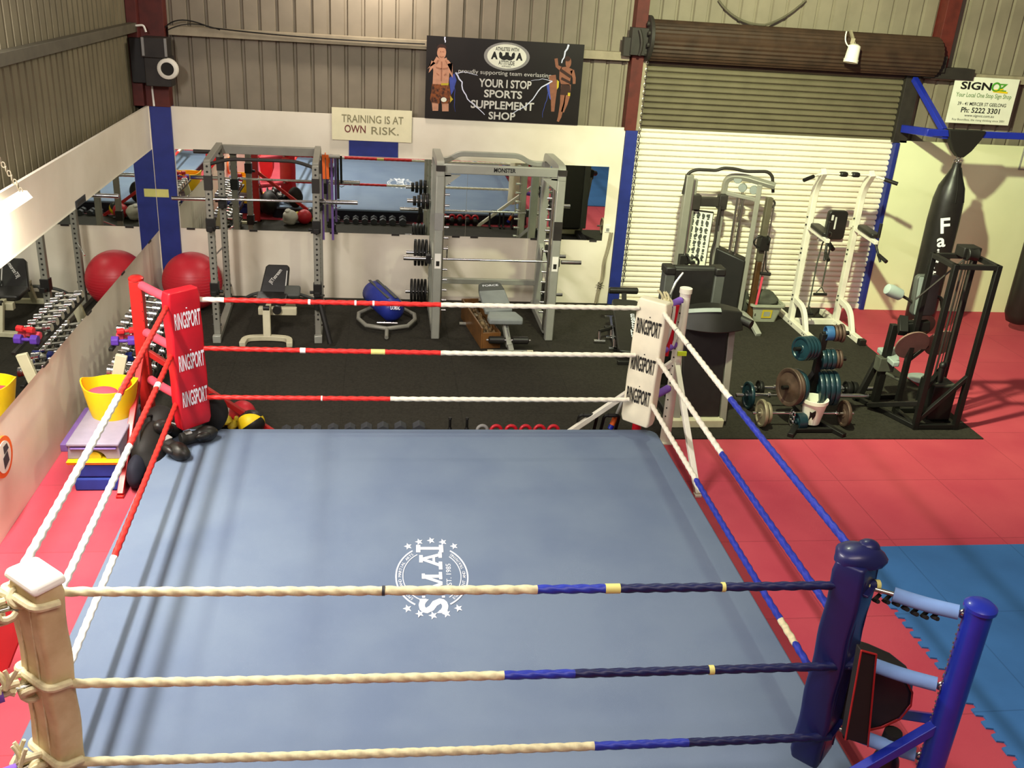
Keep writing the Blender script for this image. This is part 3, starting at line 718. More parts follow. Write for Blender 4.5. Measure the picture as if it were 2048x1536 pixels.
# ---- ropes
def rope(name_lab, p, q, cuts, mats, tapes=(), r=.021, sag=.012, pitch=.09):
    "three-strand twisted rope; cuts: fractions where the colour changes"
    p, q = V(p), V(q); L = (q - p).length; d = (q - p).normalized(); side = d.cross(V((0, 0, 1))).normalized(); up = side.cross(d)
    N = int(L / pitch * 10); K_ = 12; vs = []; fs = []; mi = []
    for i in range(N + 1):
        t = i / N; c = p + d * (L * t) - V((0, 0, sag * 4 * t * (1 - t))); ph = 2 * PI * L * t / pitch
        for j in range(K_):
            a = 2 * PI * j / K_; R = r * (.80 + .29 * abs(math.cos(1.5 * a + ph * .5))); vs.append(c + side * (R * math.cos(a)) + up * (R * math.sin(a)))
    for i in range(N):
        t = (i + .5) / N; k = sum(1 for cc in cuts if t > cc)
        for j in range(K_): fs.append((i * K_ + j, i * K_ + (j + 1) % K_, (i + 1) * K_ + (j + 1) % K_, (i + 1) * K_ + j)); mi.append(k)
    ro = root('ring_rope', name_lab, 'ring rope', (p + q) / 2)
    b = MB(); b.add(vs, fs); b.m = mi; b.build('rope', mats, ro, smooth=70)
    for t0, t1, m in tapes:
        b = MB(); n = 6
        b.tube([p + d * (L * (t0 + (t1 - t0) * i / n)) - V((0, 0, sag * 4 * (t0 + (t1 - t0) * i / n) * (1 - (t0 + (t1 - t0) * i / n)))) for i in range(n + 1)], r * 1.13, 12); b.build('tape', m, ro)
    return ro
HN = ('top', 'middle', 'bottom')
def fx(a, b, pts, ax):
    "fractions of the rope at which the colour changes, measured along one axis"
    out = []
    for px, py in pts:
        q = at(px, py, Y=(a.y + b.y) / 2) if ax == 0 else at(px, py, X=(a.x + b.x) / 2)
        out.append((q[ax] - a[ax]) / (b[ax] - a[ax]))
    return tuple(out)
def span(a, b, x0, x1, py, m, ax=0):
    f = fx(a, b, ((x0, py), (x1, py)), ax); return (f[0], f[1], m)
# back side: red to white
A = [V((1.27, -4.50, 1.475)), V((1.27, -4.53, 1.05)), V((1.27, -4.54, .60))]; Bk = [V((5.05, -4.50, 1.475)), V((5.05, -4.56, 1.05)), V((5.05, -4.54, .60))]
a, c = A[0], Bk[0]
rope('red and white twisted rope along the back of the ring, topmost of three', a, c, fx(a, c, ((448, 592), (882, 606)), 0), ['rope_white', 'rope_red', 'rope_white'], (span(a, c, 616, 621, 600, 'tape_white'), span(a, c, 709, 713, 602, 'tape_white'), span(a, c, 745, 749, 603, 'tape_white')), sag=.006)
a, c = A[1], Bk[1]
rope('red and white twisted rope along the back of the ring, middle of three', a, c, fx(a, c, ((882, 707),), 0), ['rope_red', 'rope_white'], (span(a, c, 600, 611, 701, 'tape_white'), span(a, c, 742, 770, 705, 'tape_yellow')), sag=.008)
a, c = A[2], Bk[2]
rope('red and white twisted rope along the back of the ring, lowest of three', a, c, fx(a, c, ((780, 798),), 0), ['rope_red', 'rope_white'], (span(a, c, 642, 645, 798, 'tape_white'),), sag=.006)
# right side: white to blue
A = [V((5.235, -4.62, z)) for z in RZ]; Bk = [V((5.215, -8.53, z)) for z in RZ]
a, c = A[0], Bk[0]
rope('white and blue rope along the right of the ring, topmost of three', a, c, fx(a, c, ((1462, 791),), 1), ['rope_white', 'rope_blue'], ((.115, .118, 'print_grey'), (.2, .203, 'print_grey')))
a, c = A[1], Bk[1]
rope('white and blue rope along the right of the ring, middle of three', a, c, fx(a, c, ((1443, 914),), 1), ['rope_white', 'rope_blue'])
a, c = A[2], Bk[2]
rope('white and blue rope along the right of the ring, lowest of three', a, c, fx(a, c, ((1392, 960), (1563, 1246), (1592, 1290)), 1), ['rope_white', 'rope_blue', 'rope_cream', 'rope_blue'])
# near side: cream to navy, passing outside the blue pad
A = [V((1.30, -8.575, 1.485)), V((1.33, -8.665, 1.05)), V((1.33, -8.68, .60))]; Bk = [V((5.20, -8.66, 1.485)), V((5.17, -8.73, 1.05)), V((5.10, -8.74, .60))]
a, c = A[0], Bk[0]
rope('cream and navy rope along the near side of the ring, topmost of three', a, c, fx(a, c, ((1076, 1170), (1225, 1168)), 0), ['rope_cream', 'rope_blue', 'rope_navy'], (span(a, c, 1210, 1239, 1168, 'tape_yellow'), span(a, c, 1440, 1447, 1164, 'tape_yellow'), span(a, c, 764, 770, 1174, 'hex_grey'), span(a, c, 1722, 1728, 1160, 'tape_yellow'), span(a, c, 1742, 1750, 1160, 'tape_yellow')))
a, c = A[1], Bk[1]
rope('cream and navy rope along the near side of the ring, middle of three', a, c, fx(a, c, ((1008, 1337), (1150, 1332)), 0), ['rope_cream', 'rope_blue', 'rope_navy'], (span(a, c, 1417, 1427, 1322, 'tape_yellow'),))
a, c = A[2], Bk[2]
rope('cream and navy rope along the near side of the ring, lowest of three', a, c, fx(a, c, ((1186, 1487), (1375, 1480)), 0), ['rope_cream', 'rope_blue', 'rope_navy'])
# left side: red to white
A = [V((1.07, -4.66, z)) for z in RZ]; Bk = [V((1.17, -8.55, z)) for z in RZ]
a, c = A[0], Bk[0]
rope('red and white rope along the left of the ring, topmost of three', a, c, fx(a, c, ((237, 776),), 1), ['rope_red', 'tape_white'])
a, c = A[1], Bk[1]
rope('red and white rope along the left of the ring, middle of three', a, c, fx(a, c, ((262, 892),), 1), ['rope_red', 'tape_white'], ((.16, .18, 'tape_white'),))
a, c = A[2], Bk[2]
rope('red and white rope along the left of the ring, lowest of three', a, c, fx(a, c, ((222, 1090),), 1), ['rope_red', 'tape_white'])

# ---- turnbuckles in foam sleeves
def turnbuckle(key, z, i, foam, fr, knot):
    p = POSTS[key]; q = PADS[key]; d = (q - p); d.z = 0; L = d.length; d.normalize()
    a = p + d * .06 + V((0, 0, z)); c = q - d * .08 + V((0, 0, z - .01)); L = (c - a).length; d = (c - a).normalized()
    nm = {'red': 'pink', 'white': 'purple', 'blue': 'light blue', 'beige': 'purple'}[key]
    wh = {'red': 'red', 'white': 'white', 'blue': 'blue', 'beige': 'near cream'}[key]
    ro = root('turnbuckle', f'{nm} foam-sleeved turnbuckle on the {wh} ring post, {("topmost", "middle", "lowest")[i]} of three', 'turnbuckle', (a + c) / 2)
    s0, s1 = {'red': (.05, .90), 'white': (.04, .82), 'blue': (.05, .74), 'beige': (.05, .80)}[key]
    b = MB(); n = 10
    b.tube([a + d * (L * (s0 + (s1 - s0) * k / n)) + V((0, 0, -.006 * math.sin(PI * k / n))) for k in range(n + 1)], fr, 16); b.build('foam_sleeve', foam, ro)
    b = MB(); b.cyl(a - d * .04, c + d * .03, .012, seg=10); b.torus(c, (0, 0, 1), .025, .007, 14, 6); b.torus(a, (0, 1, 0), .022, .006, 14, 6); b.build('tension_bar', 'chrome_dull', ro)
    if knot:
        b = MB(); s = V((-d.y, d.x, 0)); random.seed(i * 7 + len(key))
        for k in range(7):
            o_ = c - d * random.uniform(-.03, .13) + s * random.uniform(-.04, .04) + V((0, 0, random.uniform(-.04, .05)))
            b.tube(arc(o_, .045, 20 * k, 20 * k + 250, 8, d, (V((0, 0, 1)) * .7 + s * .6 * (-1) ** k)), .016, 7)
        for k in range(4): o_ = c - d * .10 + s * random.uniform(-.05, .03) + V((0, 0, .05)); b.tube(bez(o_, o_ + V((random.uniform(-.03, .03), .01, .05)), o_ + V((random.uniform(-.06, .06), .02, .09)), 5), .010, 6)
        b.build('rope_knot', knot, ro)
for i, z in enumerate(RZ):
    turnbuckle('red', z - .01, i, 'foam_pink', .038, None)
    turnbuckle('white', z - .01, i, 'foam_purple', .036, 'rope_cream' if i == 0 else None)
    turnbuckle('blue', z, i, 'foam_blue', .036, 'yellow_dull' if i == 9 else None)
    turnbuckle('beige', z, i, 'foam_purple', .036, 'rope_cream')
for i, z in enumerate(RZ):
    p = PADS['beige']; q = p - ng * .075
    ro = [o for o in col.objects if o.get('label', '').startswith('purple foam-sleeved turnbuckle on the near cream') and ('topmost', 'middle', 'lowest')[i] in o['label']][0]
    b = MB(); b.tube(round_path([q - sg * .14 + ng * .10 + V((0, 0, z + .03)), q - sg * .135 + V((0, 0, z + .05)), q + sg * .135 + V((0, 0, z + .035)), q + sg * .15 + ng * .1 + V((0, 0, z + .01))], .04, 4), .019, 8); b.build('rope_wrap', 'rope_cream', ro)
random.seed(11)
# hand wraps and skipping ropes hung on the white corner
r = root('hand_wraps', 'tangle of red and grey hand wraps hung on the white ring post turnbuckles', 'hand wraps', (5.45, -4.3, .95))
P0, D0 = POSTS['white'], (PADS['white'] - POSTS['white']).normalized(); SD = V((-D0.y, D0.x, 0))
def strand(mk, n, spread, z1, w):
    b = MB()
    for k in range(n):
        o_ = P0 + D0 * random.uniform(.08, .30) + SD * random.choice((-1, 1)) * .045; e = o_ + V((random.uniform(-spread, spread), random.uniform(-spread, spread), 0))
        b.sweep(bez(o_ + V((0, 0, 1.46)), o_ + V((0, 0, 1.25)) + SD * random.uniform(-.03, .03), e + V((0, 0, random.uniform(z1, z1 + .15))), 9), [(-w, -.004), (w, -.004), (w, .004), (-w, .004)])
    return b
strand(0, 6, .06, .93, .016).build('red_wrap', 'pad_red', r)
strand(0, 7, .06, .98, .013).build('grey_wrap', 'cloth_white', r)
strand(0, 4, .05, .95, .018).build('dark_wrap', 'strap_black', r)
b = MB(); b.cbox(P0 + V((.02, -.08, .96)), (.085, .02, .04)); b.build('label_tag', 'bottle_lime', r)
r = root('steel_rod', 'thin bright steel rod leaning by the white ring post', 'rod', (5.5, -4.0, 1.4))
b = MB(); b.tube([at(1340, 590, Y=-4.12), at(1352, 565, Y=-4.05), at(1366, 546, Y=-4.0)], .011, 8); b.build('rod', 'chrome', r)

# kick pad hung on the blue corner
P0 = POSTS['blue']; D0 = (PADS['blue'] - P0).normalized(); SD = V((-D0.y, D0.x, 0))
r = root('kick_pad', 'black kick pad with red piping hung on the blue corner turnbuckles', 'kick pad', PADS['blue'] - D0 * .22 + V((0, 0, .6)))
c = PADS['blue'] - D0 * .14 + V((0, 0, .81))
b = MB()
poly = [(-.0, -.30), (-.06, -.28), (-.06, .24), (.0, .24)]
b.prism([(-.05, -.25), (.06, -.25), (.16, -.17), (.23, -.08), (.26, .02), (.25, .10), (.20, .17), (.11, .215), (.0, .23), (-.05, .23)], c - SD * .06, -D0, (0, 0, 1), -.12)
b.build('pad_body', 'black_vinyl', r, bevel=.015)
Q = [at(1722, 1300, Y=-8.90), at(1752, 1308, Y=-8.90), at(1735, 1492, Y=-8.90), at(1690, 1478, Y=-8.90)]
b = MB(); b.hexa([p + V((0, .05, 0)) for p in (Q[3], Q[2], Q[1], Q[0])] + [Q[3], Q[2], Q[1], Q[0]]); b.build('strap', 'strap_black', r, bevel=.006)
for e in ((Q[0], Q[3]), (Q[1], Q[2]), (Q[0], Q[1])): b = MB(); b.tube([e[0] - V((0, .004, 0)), e[1] - V((0, .004, 0))], .005, 6); b.build('strap_piping', 'trim_red', r)
b = MB()
pp = [(.06, -.25), (.16, -.17), (.23, -.08), (.26, .02), (.25, .10), (.20, .17)]
b.tube([c - SD * .064 - D0 * (x + .004) + V((0, 0, z)) for x, z in pp], .005, 6); b.build('piping', 'trim_red', r)
b = MB(); b.torus(c - SD * .1 + V((0, 0, -.33)) - D0 * .01, SD, .022, .005, 14, 6, .7); b.cyl(c - SD * .1 + V((0, 0, -.31)), c - SD * .1 + V((0, 0, -.26)), .005, seg=6); b.build('hook', 'strap_black', r)
r = root('boxing_glove', 'dark glove hanging on the lowest blue corner turnbuckle', 'glove', PADS['blue'] - D0 * .33 + V((0, 0, .45)))
g = PADS['blue'] - D0 * .36 + V((0, 0, .56))
b = MB(); b.ball(g + V((0, 0, -.12)) - SD * .05, (.07, .06, .10), 18, 10, .08); b.ball(g - SD * .05, (.05, .045, .06), 14, 8); b.build('mitt', 'black_vinyl', r)
b = MB(); b.cyl(g + V((0, 0, .02)) - SD * .05, g + V((0, 0, .09)) - SD * .05, .05, .045, 14); b.build('cuff', 'strap_black', r)
r = root('sleeve_wrap', 'tattered dark strap wound under the top blue foam sleeve', 'strap', P0 + D0 * .35 + V((0, 0, 1.4)))
b = MB()
for k in range(7):
    o_ = P0 + D0 * (.16 + .045 * k) + V((0, 0, 1.435 - .012 * math.sin(k * 1.1))); b.tube([o_ - SD * .03, o_ - V((0, 0, .022)) + D0 * .02, o_ + SD * .03 - V((0, 0, .006))], .011, 6)
b.build('strap', 'strap_black', r)
# ================================================================== LEFT SIDE
def dumbbell(name, label, cat, L, hr, hw, m_head, m_bar, group, hexh=False):
    "dumbbell along X, centred at origin"
    r = root(name, label, cat, (0, 0, 0), group)
    b = MB(); b.lathe((-L / 2 + hw, 0, 0), (L / 2 - hw, 0, 0), [(0, .014), (.2, .0155), (.5, .0175), (.8, .0155), (1, .014)], 12); b.build('handle', m_bar, r)
    for s in (-1, 1):
        b = MB()
        if hexh: b.prism([(hr * math.cos(PI / 6 + k * PI / 3), hr * math.sin(PI / 6 + k * PI / 3)) for k in range(6)], (s * L / 2 - (hw if s > 0 else 0), 0, 0), (0, 1, 0), (0, 0, 1), hw); b.build('head', m_head, r, smooth=0, bevel=.008)
        else: b.lathe((s * (L / 2 - hw), 0, 0), (s * L / 2, 0, 0), [(0, hr * .8), (.08, hr), (.45, hr), (.5, hr * .86), (.55, hr), (.92, hr), (1, hr * .82)], 20); b.build('head', m_head, r)
    return r
# chrome dumbbell rack along the left wall
r = root('dumbbell_rack', 'three-tier dumbbell rack with cream ends along the left wall', 'rack', (.35, -2.45, 0))
TIERS = [(.43, .75), (.40, .42), (.36, .13)]
RY0, RY1 = -3.78, -2.32
for i, (x, z) in enumerate(TIERS):
    b = MB()
    for dx, dz in ((-.10, .02), (.10, -.03)): b.bar((x + dx, RY0, z + dz - .045), (x + dx, RY1, z + dz - .045), .04, .03)
    b.build('shelf_rail', 'black_plastic', r, bevel=.004)
for y in (-3.84, -2.26):
    b = MB(); b.bar((.44, y, .70), (.26, y, .03), .10, .045, (0, 1, 0)); b.build('end_frame', 'cream_paint', r, bevel=.006)
    b = MB(); b.box(.12, .60, y - .03, y + .03, .0, .05); b.build('foot', 'cream_paint', r, bevel=.006)
tn = ('top', 'middle', 'bottom'); first = None
ordn = ['first', 'second', 'third', 'fourth', 'fifth', 'sixth', 'seventh', 'eighth', 'ninth', 'tenth', 'eleventh']
for i, (x, z) in enumerate(TIERS):
    hr = (.042, .056, .060)[i]; L = (.27, .30, .30)[i]; n = (7, 8, 7)[i]
    ys = [RY1 - .08 - k * (RY1 - RY0 - (.46 if i == 0 else .18)) / (n - 1) for k in range(n)]
    proto = dumbbell('chrome_dumbbell', 'tmp', 'dumbbell', L, hr, .085, 'chrome', 'chrome_dull', f'chrome dumbbells on the {tn[i]} tier')
    for k, y in enumerate(ys):
        o = proto if k == 0 else copy_tree(proto)
        o.location = (x, y, z + hr - .012); o.rotation_euler = (0, .12, 0)
        o['label'] = f'chrome dumbbell on the {tn[i]} tier of the left wall rack, {ordn[k]} from the back wall'
def vinyl_db(label, m, loc, rz, L=.17, hr=.045):
    r = dumbbell('vinyl_dumbbell', label, 'dumbbell', L, hr, .065, m, m, None, True); r.location = loc; r.rotation_euler = (0, 0, rz)
vinyl_db('purple vinyl dumbbell at the near end of the top rack tier', 'purple', (.43, -3.70, .785), .1, .21, .05)
vinyl_db('red vinyl dumbbell laid behind the purple one on the rack', 'foam_pink', (.44, -3.58, .785), .2, .2, .042)
vinyl_db('small red vinyl dumbbell resting on top of the purple and red pair', 'screen_red', (.45, -3.64, .862), .3, .17, .034)
r = dumbbell('vinyl_dumbbell', 'dark blue dumbbell on the middle rack tier behind the red pad', 'dumbbell', .22, .05, .07, 'bag_blue', 'chrome_dull', None, True); r.location = (.44, -3.3, .47); r.rotation_euler = (0, 0, .15)

# swiss ball
r = root('exercise_ball', 'big red exercise ball in the corner by the blue column', 'ball', (.46, -.53, .012))
b = MB(); b.ball((.46, -.53, .372), .36, 40, 26); b.build('ball', 'ball_red', r, smooth=80)
b = MB()
for k in range(-4, 5):
    z = k * .035; R = math.sqrt(.36 ** 2 - z * z) + .0005; b.tube([(.46 + R * math.cos(2 * PI * i / 40), -.53 + R * math.sin(2 * PI * i / 40), .372 + z) for i in range(40)], .002, 4, True)
b.build('grip_rings', 'ball_red', r)

# blue foam box, yellow board, step, flexible tub
r = root('foam_block', 'dark blue foam block on the red mat under the aerobic step', 'block', (.49, -4.95, 0))
b = MB(); b.box(.31, .68, -5.10, -4.60, 0, .115); b.box(.32, .675, -5.09, -4.60, .12, .235); b.build('block', 'box_blue', r, bevel=.015)
r = root('aerobic_step', 'grey and purple aerobic step stacked on the blue foam block', 'step', (.49, -4.8, .235))
b = MB(); b.hexa([(.27, -5.09, .235), (.70, -5.09, .235), (.70, -4.35, .235), (.27, -4.35, .235), (.27, -5.12, .275), (.70, -5.12, .275), (.70, -4.35, .275), (.27, -4.35, .275)]); b.build('riser', 'yellow', r, bevel=.006)
b = MB(); pr = [(.26, 0), (.70, 0), (.68, .15), (.28, .15)]
P = [(-.21, 0), (-.09, 0)] + [(.09 * math.cos(PI - PI * i / 10), .075 * math.sin(PI - PI * i / 10)) for i in range(11)][1:-1] + [(.09, 0), (.21, 0), (.195, .12), (-.195, .12)]
b.prism(P, (.48, -5.06, .275), (1, 0, 0), (0, 0, 1), -.75); b.build('body', 'step_grey', r, bevel=.006)
b = MB(); b.box(.275, .685, -5.08, -4.30, .395, .425); b.build('deck', 'step_grey', r, bevel=.01)
b = MB(); b.box(.225, .285, -5.06, -4.35, .34, .41); b.box(.30, .66, -5.085, -5.03, .37, .385); b.build('grip_strip', 'step_purple', r, bevel=.01)
b = MB(); b.cyl((.48, -5.05, .285), (.48, -4.9, .285), .05, seg=16); b.build('dark_roll', 'yellow_dull', r)
r = root('flexible_tub', 'yellow flexible tub standing on the aerobic step', 'tub', (.50, -4.52, .425))
b = MB(); n = 36; vs = []; fs = []
def tubring(z, R, lip=0):
    out = []
    for j in range(n):
        a = 2 * PI * j / n; hnd = max(0, math.cos(a)) ** 8 + max(0, -math.cos(a)) ** 8
        out.append((.50 + R * (1.03 + .06 * hnd * lip) * math.cos(a), -4.50 + R * math.sin(a), z + .05 * hnd * lip))
    return out
Rs = [(.425, .165, 0), (.50, .182, 0), (.60, .20, 0), (.70, .215, 1), (.70, .205, 1), (.60, .19, 0), (.45, .165, 0)]
for z, R, l in Rs: vs += tubring(z, R, l)
for i in range(len(Rs) - 1):
    for j in range(n): fs.append((i * n + j, i * n + (j + 1) % n, (i + 1) * n + (j + 1) % n, (i + 1) * n + j))
fs += [tuple(range(n - 1, -1, -1)), tuple(6 * n + j for j in range(n))]
b.add(vs, fs); b.build('tub', 'yellow', r, smooth=60)
r = root('focus_mitt', 'red round focus mitt lying inside the yellow tub', 'focus mitt', (.46, -4.5, .6))
b = MB(); b.ball((.43, -4.50, .61), (.13, .12, .045), 22, 10); b.build('mitt', 'foam_pink', r)
r = root('focus_mitt', 'dark red mitt standing on edge inside the yellow tub', 'focus mitt', (.6, -4.45, .6))
b = MB(); b.ball((.61, -4.42, .63), (.035, .11, .09), 20, 10); b.build('mitt', 'screen_red', r)

# gloves and bags piled under the red corner pad
def glove(label, c, d, s=1.0, m='black_vinyl'):
    r = root('boxing_glove', label, 'glove', c, None); c = V(c); d = V(d).normalized(); sd = d.cross(V((0, 0, 1))).normalized(); up = sd.cross(d)
    b = MB(Matrix.Translation(c) @ Matrix((d, sd, up)).transposed().to_4x4())
    b.ball((.07 * s, 0, .0), (.115 * s, .075 * s, .075 * s), 22, 12, .05); b.ball((.02 * s, .07 * s, .02 * s), (.07 * s, .035 * s, .035 * s), 14, 8); b.build('mitt', m, r)
    b = MB(Matrix.Translation(c) @ Matrix((d, sd, up)).transposed().to_4x4()); b.lathe((-.16 * s, 0, 0), (-.01 * s, 0, 0), [(0, .055 * s), (.1, .06 * s), (.9, .052 * s), (1, .05 * s)], 18); b.build('cuff', 'strap_black', r)
    b = MB(Matrix.Translation(c) @ Matrix((d, sd, up)).transposed().to_4x4()); b.box(-.12 * s, -.06 * s, -.035 * s, .035 * s, .048 * s, .062 * s); b.build('cuff_label', 'print_grey', r, bevel=.003)
    return r
glove('black boxing glove lying on the canvas under the red corner pad', (1.06, -4.86, .275), (.55, -.5, -.1), 1.0)
glove('black boxing glove lying on its side behind another beneath the red pad', (1.22, -4.63, .275), (.5, .3, 0), .95)
glove('black boxing glove on top of the pile beside the red ring post', (.98, -4.66, .36), (-.3, -.5, .35), .9)
r = root('gym_bag', 'soft black gym bag slumped over the ring edge under the red pad', 'bag', (.92, -4.7, 0))
b = MB(); b.ball((.84, -4.70, .20), (.15, .34, .20), 26, 14, .10); b.ball((.86, -4.40, .24), (.16, .2, .2), 22, 12, .12); b.build('bag_body', 'strap_black', r)
b = MB(); b.tube(bez((.80, -4.95, .30), (.78, -4.75, .56), (.82, -4.5, .40), 10), .012, 8); b.build('handle', 'black_plastic', r)
r = root('gym_bag', 'dark blue and black bag beside the ring edge behind the brace', 'bag', (.80, -5.0, 0))
b = MB(); b.ball((.79, -5.02, .14), (.075, .17, .14), 22, 12, .08); b.build('bag_body', 'skirt', r)
r = root('gym_bag', 'black cloth bag hanging behind the lower right of the red pad', 'bag', (1.30, -4.30, .25))
b = MB(); b.ball((1.31, -4.36, .37), (.13, .10, .18), 22, 14, .06); b.build('bag_body', 'strap_black', r)

# medicine balls behind the ring
def on_floor(px, py, z): return at(px, py, Z=z)
c = at(485, 828, Z=.14)
r = root('medicine_ball', 'plain red medicine ball behind the ring near the red corner', 'ball', (c.x, c.y, .012)); b = MB(); b.ball((c.x, c.y, .145), .125, 28, 18); b.build('ball', 'ball_red', r, smooth=80)
c = at(502, 848, Z=.14); c.y += .02
r = root('medicine_ball', 'black and yellow medicine ball in front of the red one', 'ball', (c.x, c.y, .012)); 
b = MB(); b.ball((0, 0, 0), .125, 32, 20); b.v = [Quaternion((.4, 1, .2), .9) @ V(p) + V((c.x, c.y, .14)) for p in b.v]
b.m = [1 if (k % 32) % 16 < 5 else 0 for k in range(len(b.f))]; b.build('ball', ['black_vinyl', 'yellow'], r, smooth=80)
c = at(437, 822, Z=.14)
r = root('cloth_bundle', 'white cloth bundle behind the right edge of the red pad', 'cloth', (c.x, c.y, .012)); b = MB(); b.ball((c.x, c.y, .14), (.13, .12, .13), 24, 14, .16); b.ball((c.x - .03, c.y, .24), (.06, .07, .05), 14, 8, .2); b.build('cloth', 'cloth_white', r)
c = at(455, 850, Z=.08)
r = root('yellow_mitts', 'heap of yellow straps behind the canvas edge by the red pad', 'straps', (c.x, c.y, .012)); b = MB()
for k in range(5): b.ball((c.x + .05 * (k - 2), c.y + .05 * math.sin(k * 2), .12 + .03 * math.cos(k * 3)), (.05, .07, .045), 14, 8, .12)
b.build('strap', 'yellow_dull', r)

# hex dumbbells, kettlebells, clubs on the floor behind the ring
hx = [572, 597, 632, 666, 700, 733, 766, 801, 838]
proto = dumbbell('hex_dumbbell', 'x', 'dumbbell', .28, .062, .10, 'hex_grey', 'chrome_dull', 'hex dumbbells in a row behind the ring', True)
for k, px in enumerate(hx):
    sc = .84 + .035 * k; c = at(px, 849 - k * .3, Z=.125)
    o = proto if k == 0 else copy_tree(proto)
    o.location = (c.x, -4.16 - .0 * k, .0 + .062 * sc * .87 + .005); o.rotation_euler = (0, 0, PI / 2); o.scale = (sc,) * 3
    o['label'] = f'grey hex dumbbell behind the ring edge, {ordn[k]} from the red corner'
r = root('dumbbell_cradle', 'low black rail holding the hex dumbbells behind the ring', 'rack', (2.7, -4.16, .012))
b = MB()
for y in (-4.22, -4.10): b.bar((1.75, y, .02), (3.35, y, .02), .03, .016)
b.build('rail', 'black_plastic', r, bevel=.003)
def kettlebell(label, px, m, hs=1.0):
    c = at(px, 852, Z=.2); x, y = c.x, -4.24
    r = root('kettlebell', label, 'kettlebell', (x, y, .012), 'kettlebells in a row behind the ring')
    b = MB(); b.ball((x, y, .075), (.065, .065, .063), 20, 12); b.cyl((x, y, .012), (x, y, .03), .045); b.build('bell', 'iron_black', r)
    b = MB(); b.tube(arc((x, y, .135), .048, -40, 220, 14, V((1, 0, 0)), V((0, .15, 1)).normalized()), .017, 10); b.build('handle', m, r)
kettlebell('kettlebell with a grey handle, leftmost of the row behind the ring', 966, 'print_grey')
for k, px in enumerate((994, 1024, 1053, 1081, 1109)): kettlebell(f'kettlebell with a red handle behind the ring, {ordn[k]} from the grey-handled one', px, 'pad_red')
def club(label, px):
    c = at(px, 842, Z=.22); x, y = c.x, -4.22; r = root('steel_club', label, 'club', (x, y, .012))
    b = MB(); b.lathe((x, y, .012), (x, y, .16), [(0, .03), (.1, .038), (.7, .032), (1, .014)], 16); b.build('head', 'iron_black', r)
    b = MB(); b.lathe((x, y, .16), (x, y, .26), [(0, .013), (.8, .012), (.85, .019), (1, .014)], 12); b.build('handle', 'iron_black', r)
club('black steel club upright behind the ring nearer the dumbbells', 900); club('thinner black steel club upright next to the kettlebells', 934)
# parallettes right
def parallette(label, px0, px1):
    a, c = at(px0, 842, Z=.24), at(px1, 842, Z=.24); r = root('parallette', label, 'push-up frame', (a.x, -4.2, .012))
    b = MB(); b.tube(round_path([(a.x, -4.10, .03), (a.x, -4.2, .28), (c.x, -4.2, .28), (c.x, -4.10, .03)], .04), .016, 10); b.build('frame', 'iron_black', r)
    b = MB(); b.cyl((a.x + .04, -4.2, .28), (c.x - .04, -4.2, .28), .021); b.build('grip', 'black_plastic', r)
    for x in (a.x, c.x): b = MB(); b.bar((x, -4.28, .03), (x, -4.0, .03), .03, .03); b.build('foot', 'iron_black', r, bevel=.004)
parallette('black push-up frame behind the white brace of the white post', 1160, 1196)
parallette('black push-up frame nearest the white corner pad', 1210, 1240)
r = root('skipping_handle', 'grey rod with an orange and blue end behind the white corner pad', 'rod', (4.9, -4.15, .2))
b = MB(); b.cyl(at(1229, 838, Y=-4.12), at(1246, 800, Y=-4.05), .016, seg=10); b.build('rod', 'print_grey', r)
b = MB(); b.cyl(at(1224, 850, Y=-4.14), at(1231, 834, Y=-4.115), .026, seg=12); b.build('orange_grip', 'orange', r)
b = MB(); b.cyl(at(1220, 858, Y=-4.15), at(1224, 850, Y=-4.14), .028, seg=12); b.build('blue_end', 'blue_steel', r)
c = at(1274, 850, Y=-4.2)
r = root('red_post_stub', 'short red padded tube standing behind the white corner pad', 'tube', (c.x, c.y, .012)); b = MB(); b.lathe((c.x, c.y, .012), (c.x, c.y, .34), [(0, .045), (.95, .045), (1, .035)], 16); b.build('tube', 'pad_red', r)

# red object at the lower left frame edge
r = root('kick_shield', 'bright red shield leaning beside the beige corner post', 'kick shield', (.5, -8.3, 0))
b = MB(); A = [at(-60, 1195, Z=.55), at(34, 1185, Z=.55), at(40, 1260, Z=.30), at(5, 1345, Z=.10), at(-60, 1370, Z=.10)]
nrm = (A[1] - A[0]).cross(A[3] - A[0]).normalized()
b.add(A + [p - nrm * .12 * (1 if nrm.z > 0 else -1) for p in A], [(0, 1, 2, 3, 4), (9, 8, 7, 6, 5)] + [(i, (i + 1) % 5, (i + 1) % 5 + 5, i + 5) for i in range(5)]); b.build('shield', 'screen_red', r, bevel=.02)
# ================================================================== POWER RACK
M_ = Matrix.Translation((1.485, -1.05, 0)) @ Matrix.Rotation(math.radians(2.0), 4, 'Z') @ Matrix.Translation((-1.485, 1.05, 0))
r = root('power_rack', 'grey steel power rack with perforated uprights in front of the mirror', 'rack', (1.485, -1.05, .012))
RX = (.895, 2.04); RYF, RYB = -1.60, -.50; UW = .075; RH = 2.06
def upright(x, y):
    b = MB(M_); b.box(x - UW / 2, x + UW / 2, y - UW / 2, y + UW / 2, .012, RH); o = b.build('upright', 'grey_paint', r, bevel=.008)
    b = MB(M_)
    for k in range(30):
        z = .28 + k * .06; b.cyl((x, y - UW / 2 - .0008, z), (x, y - UW / 2 + .002, z), .0125, seg=10)
        sx = UW / 2 * (1 if x < 1.5 else -1); b.cyl((x + sx + (.0008 if sx > 0 else -.0008), y, z), (x + sx, y, z), .0125, seg=10)
    h = b.build('hole_row', 'hole_dark', o, smooth=0); return o
for x in RX:
    for y in (RYF, RYB): upright(x, y)
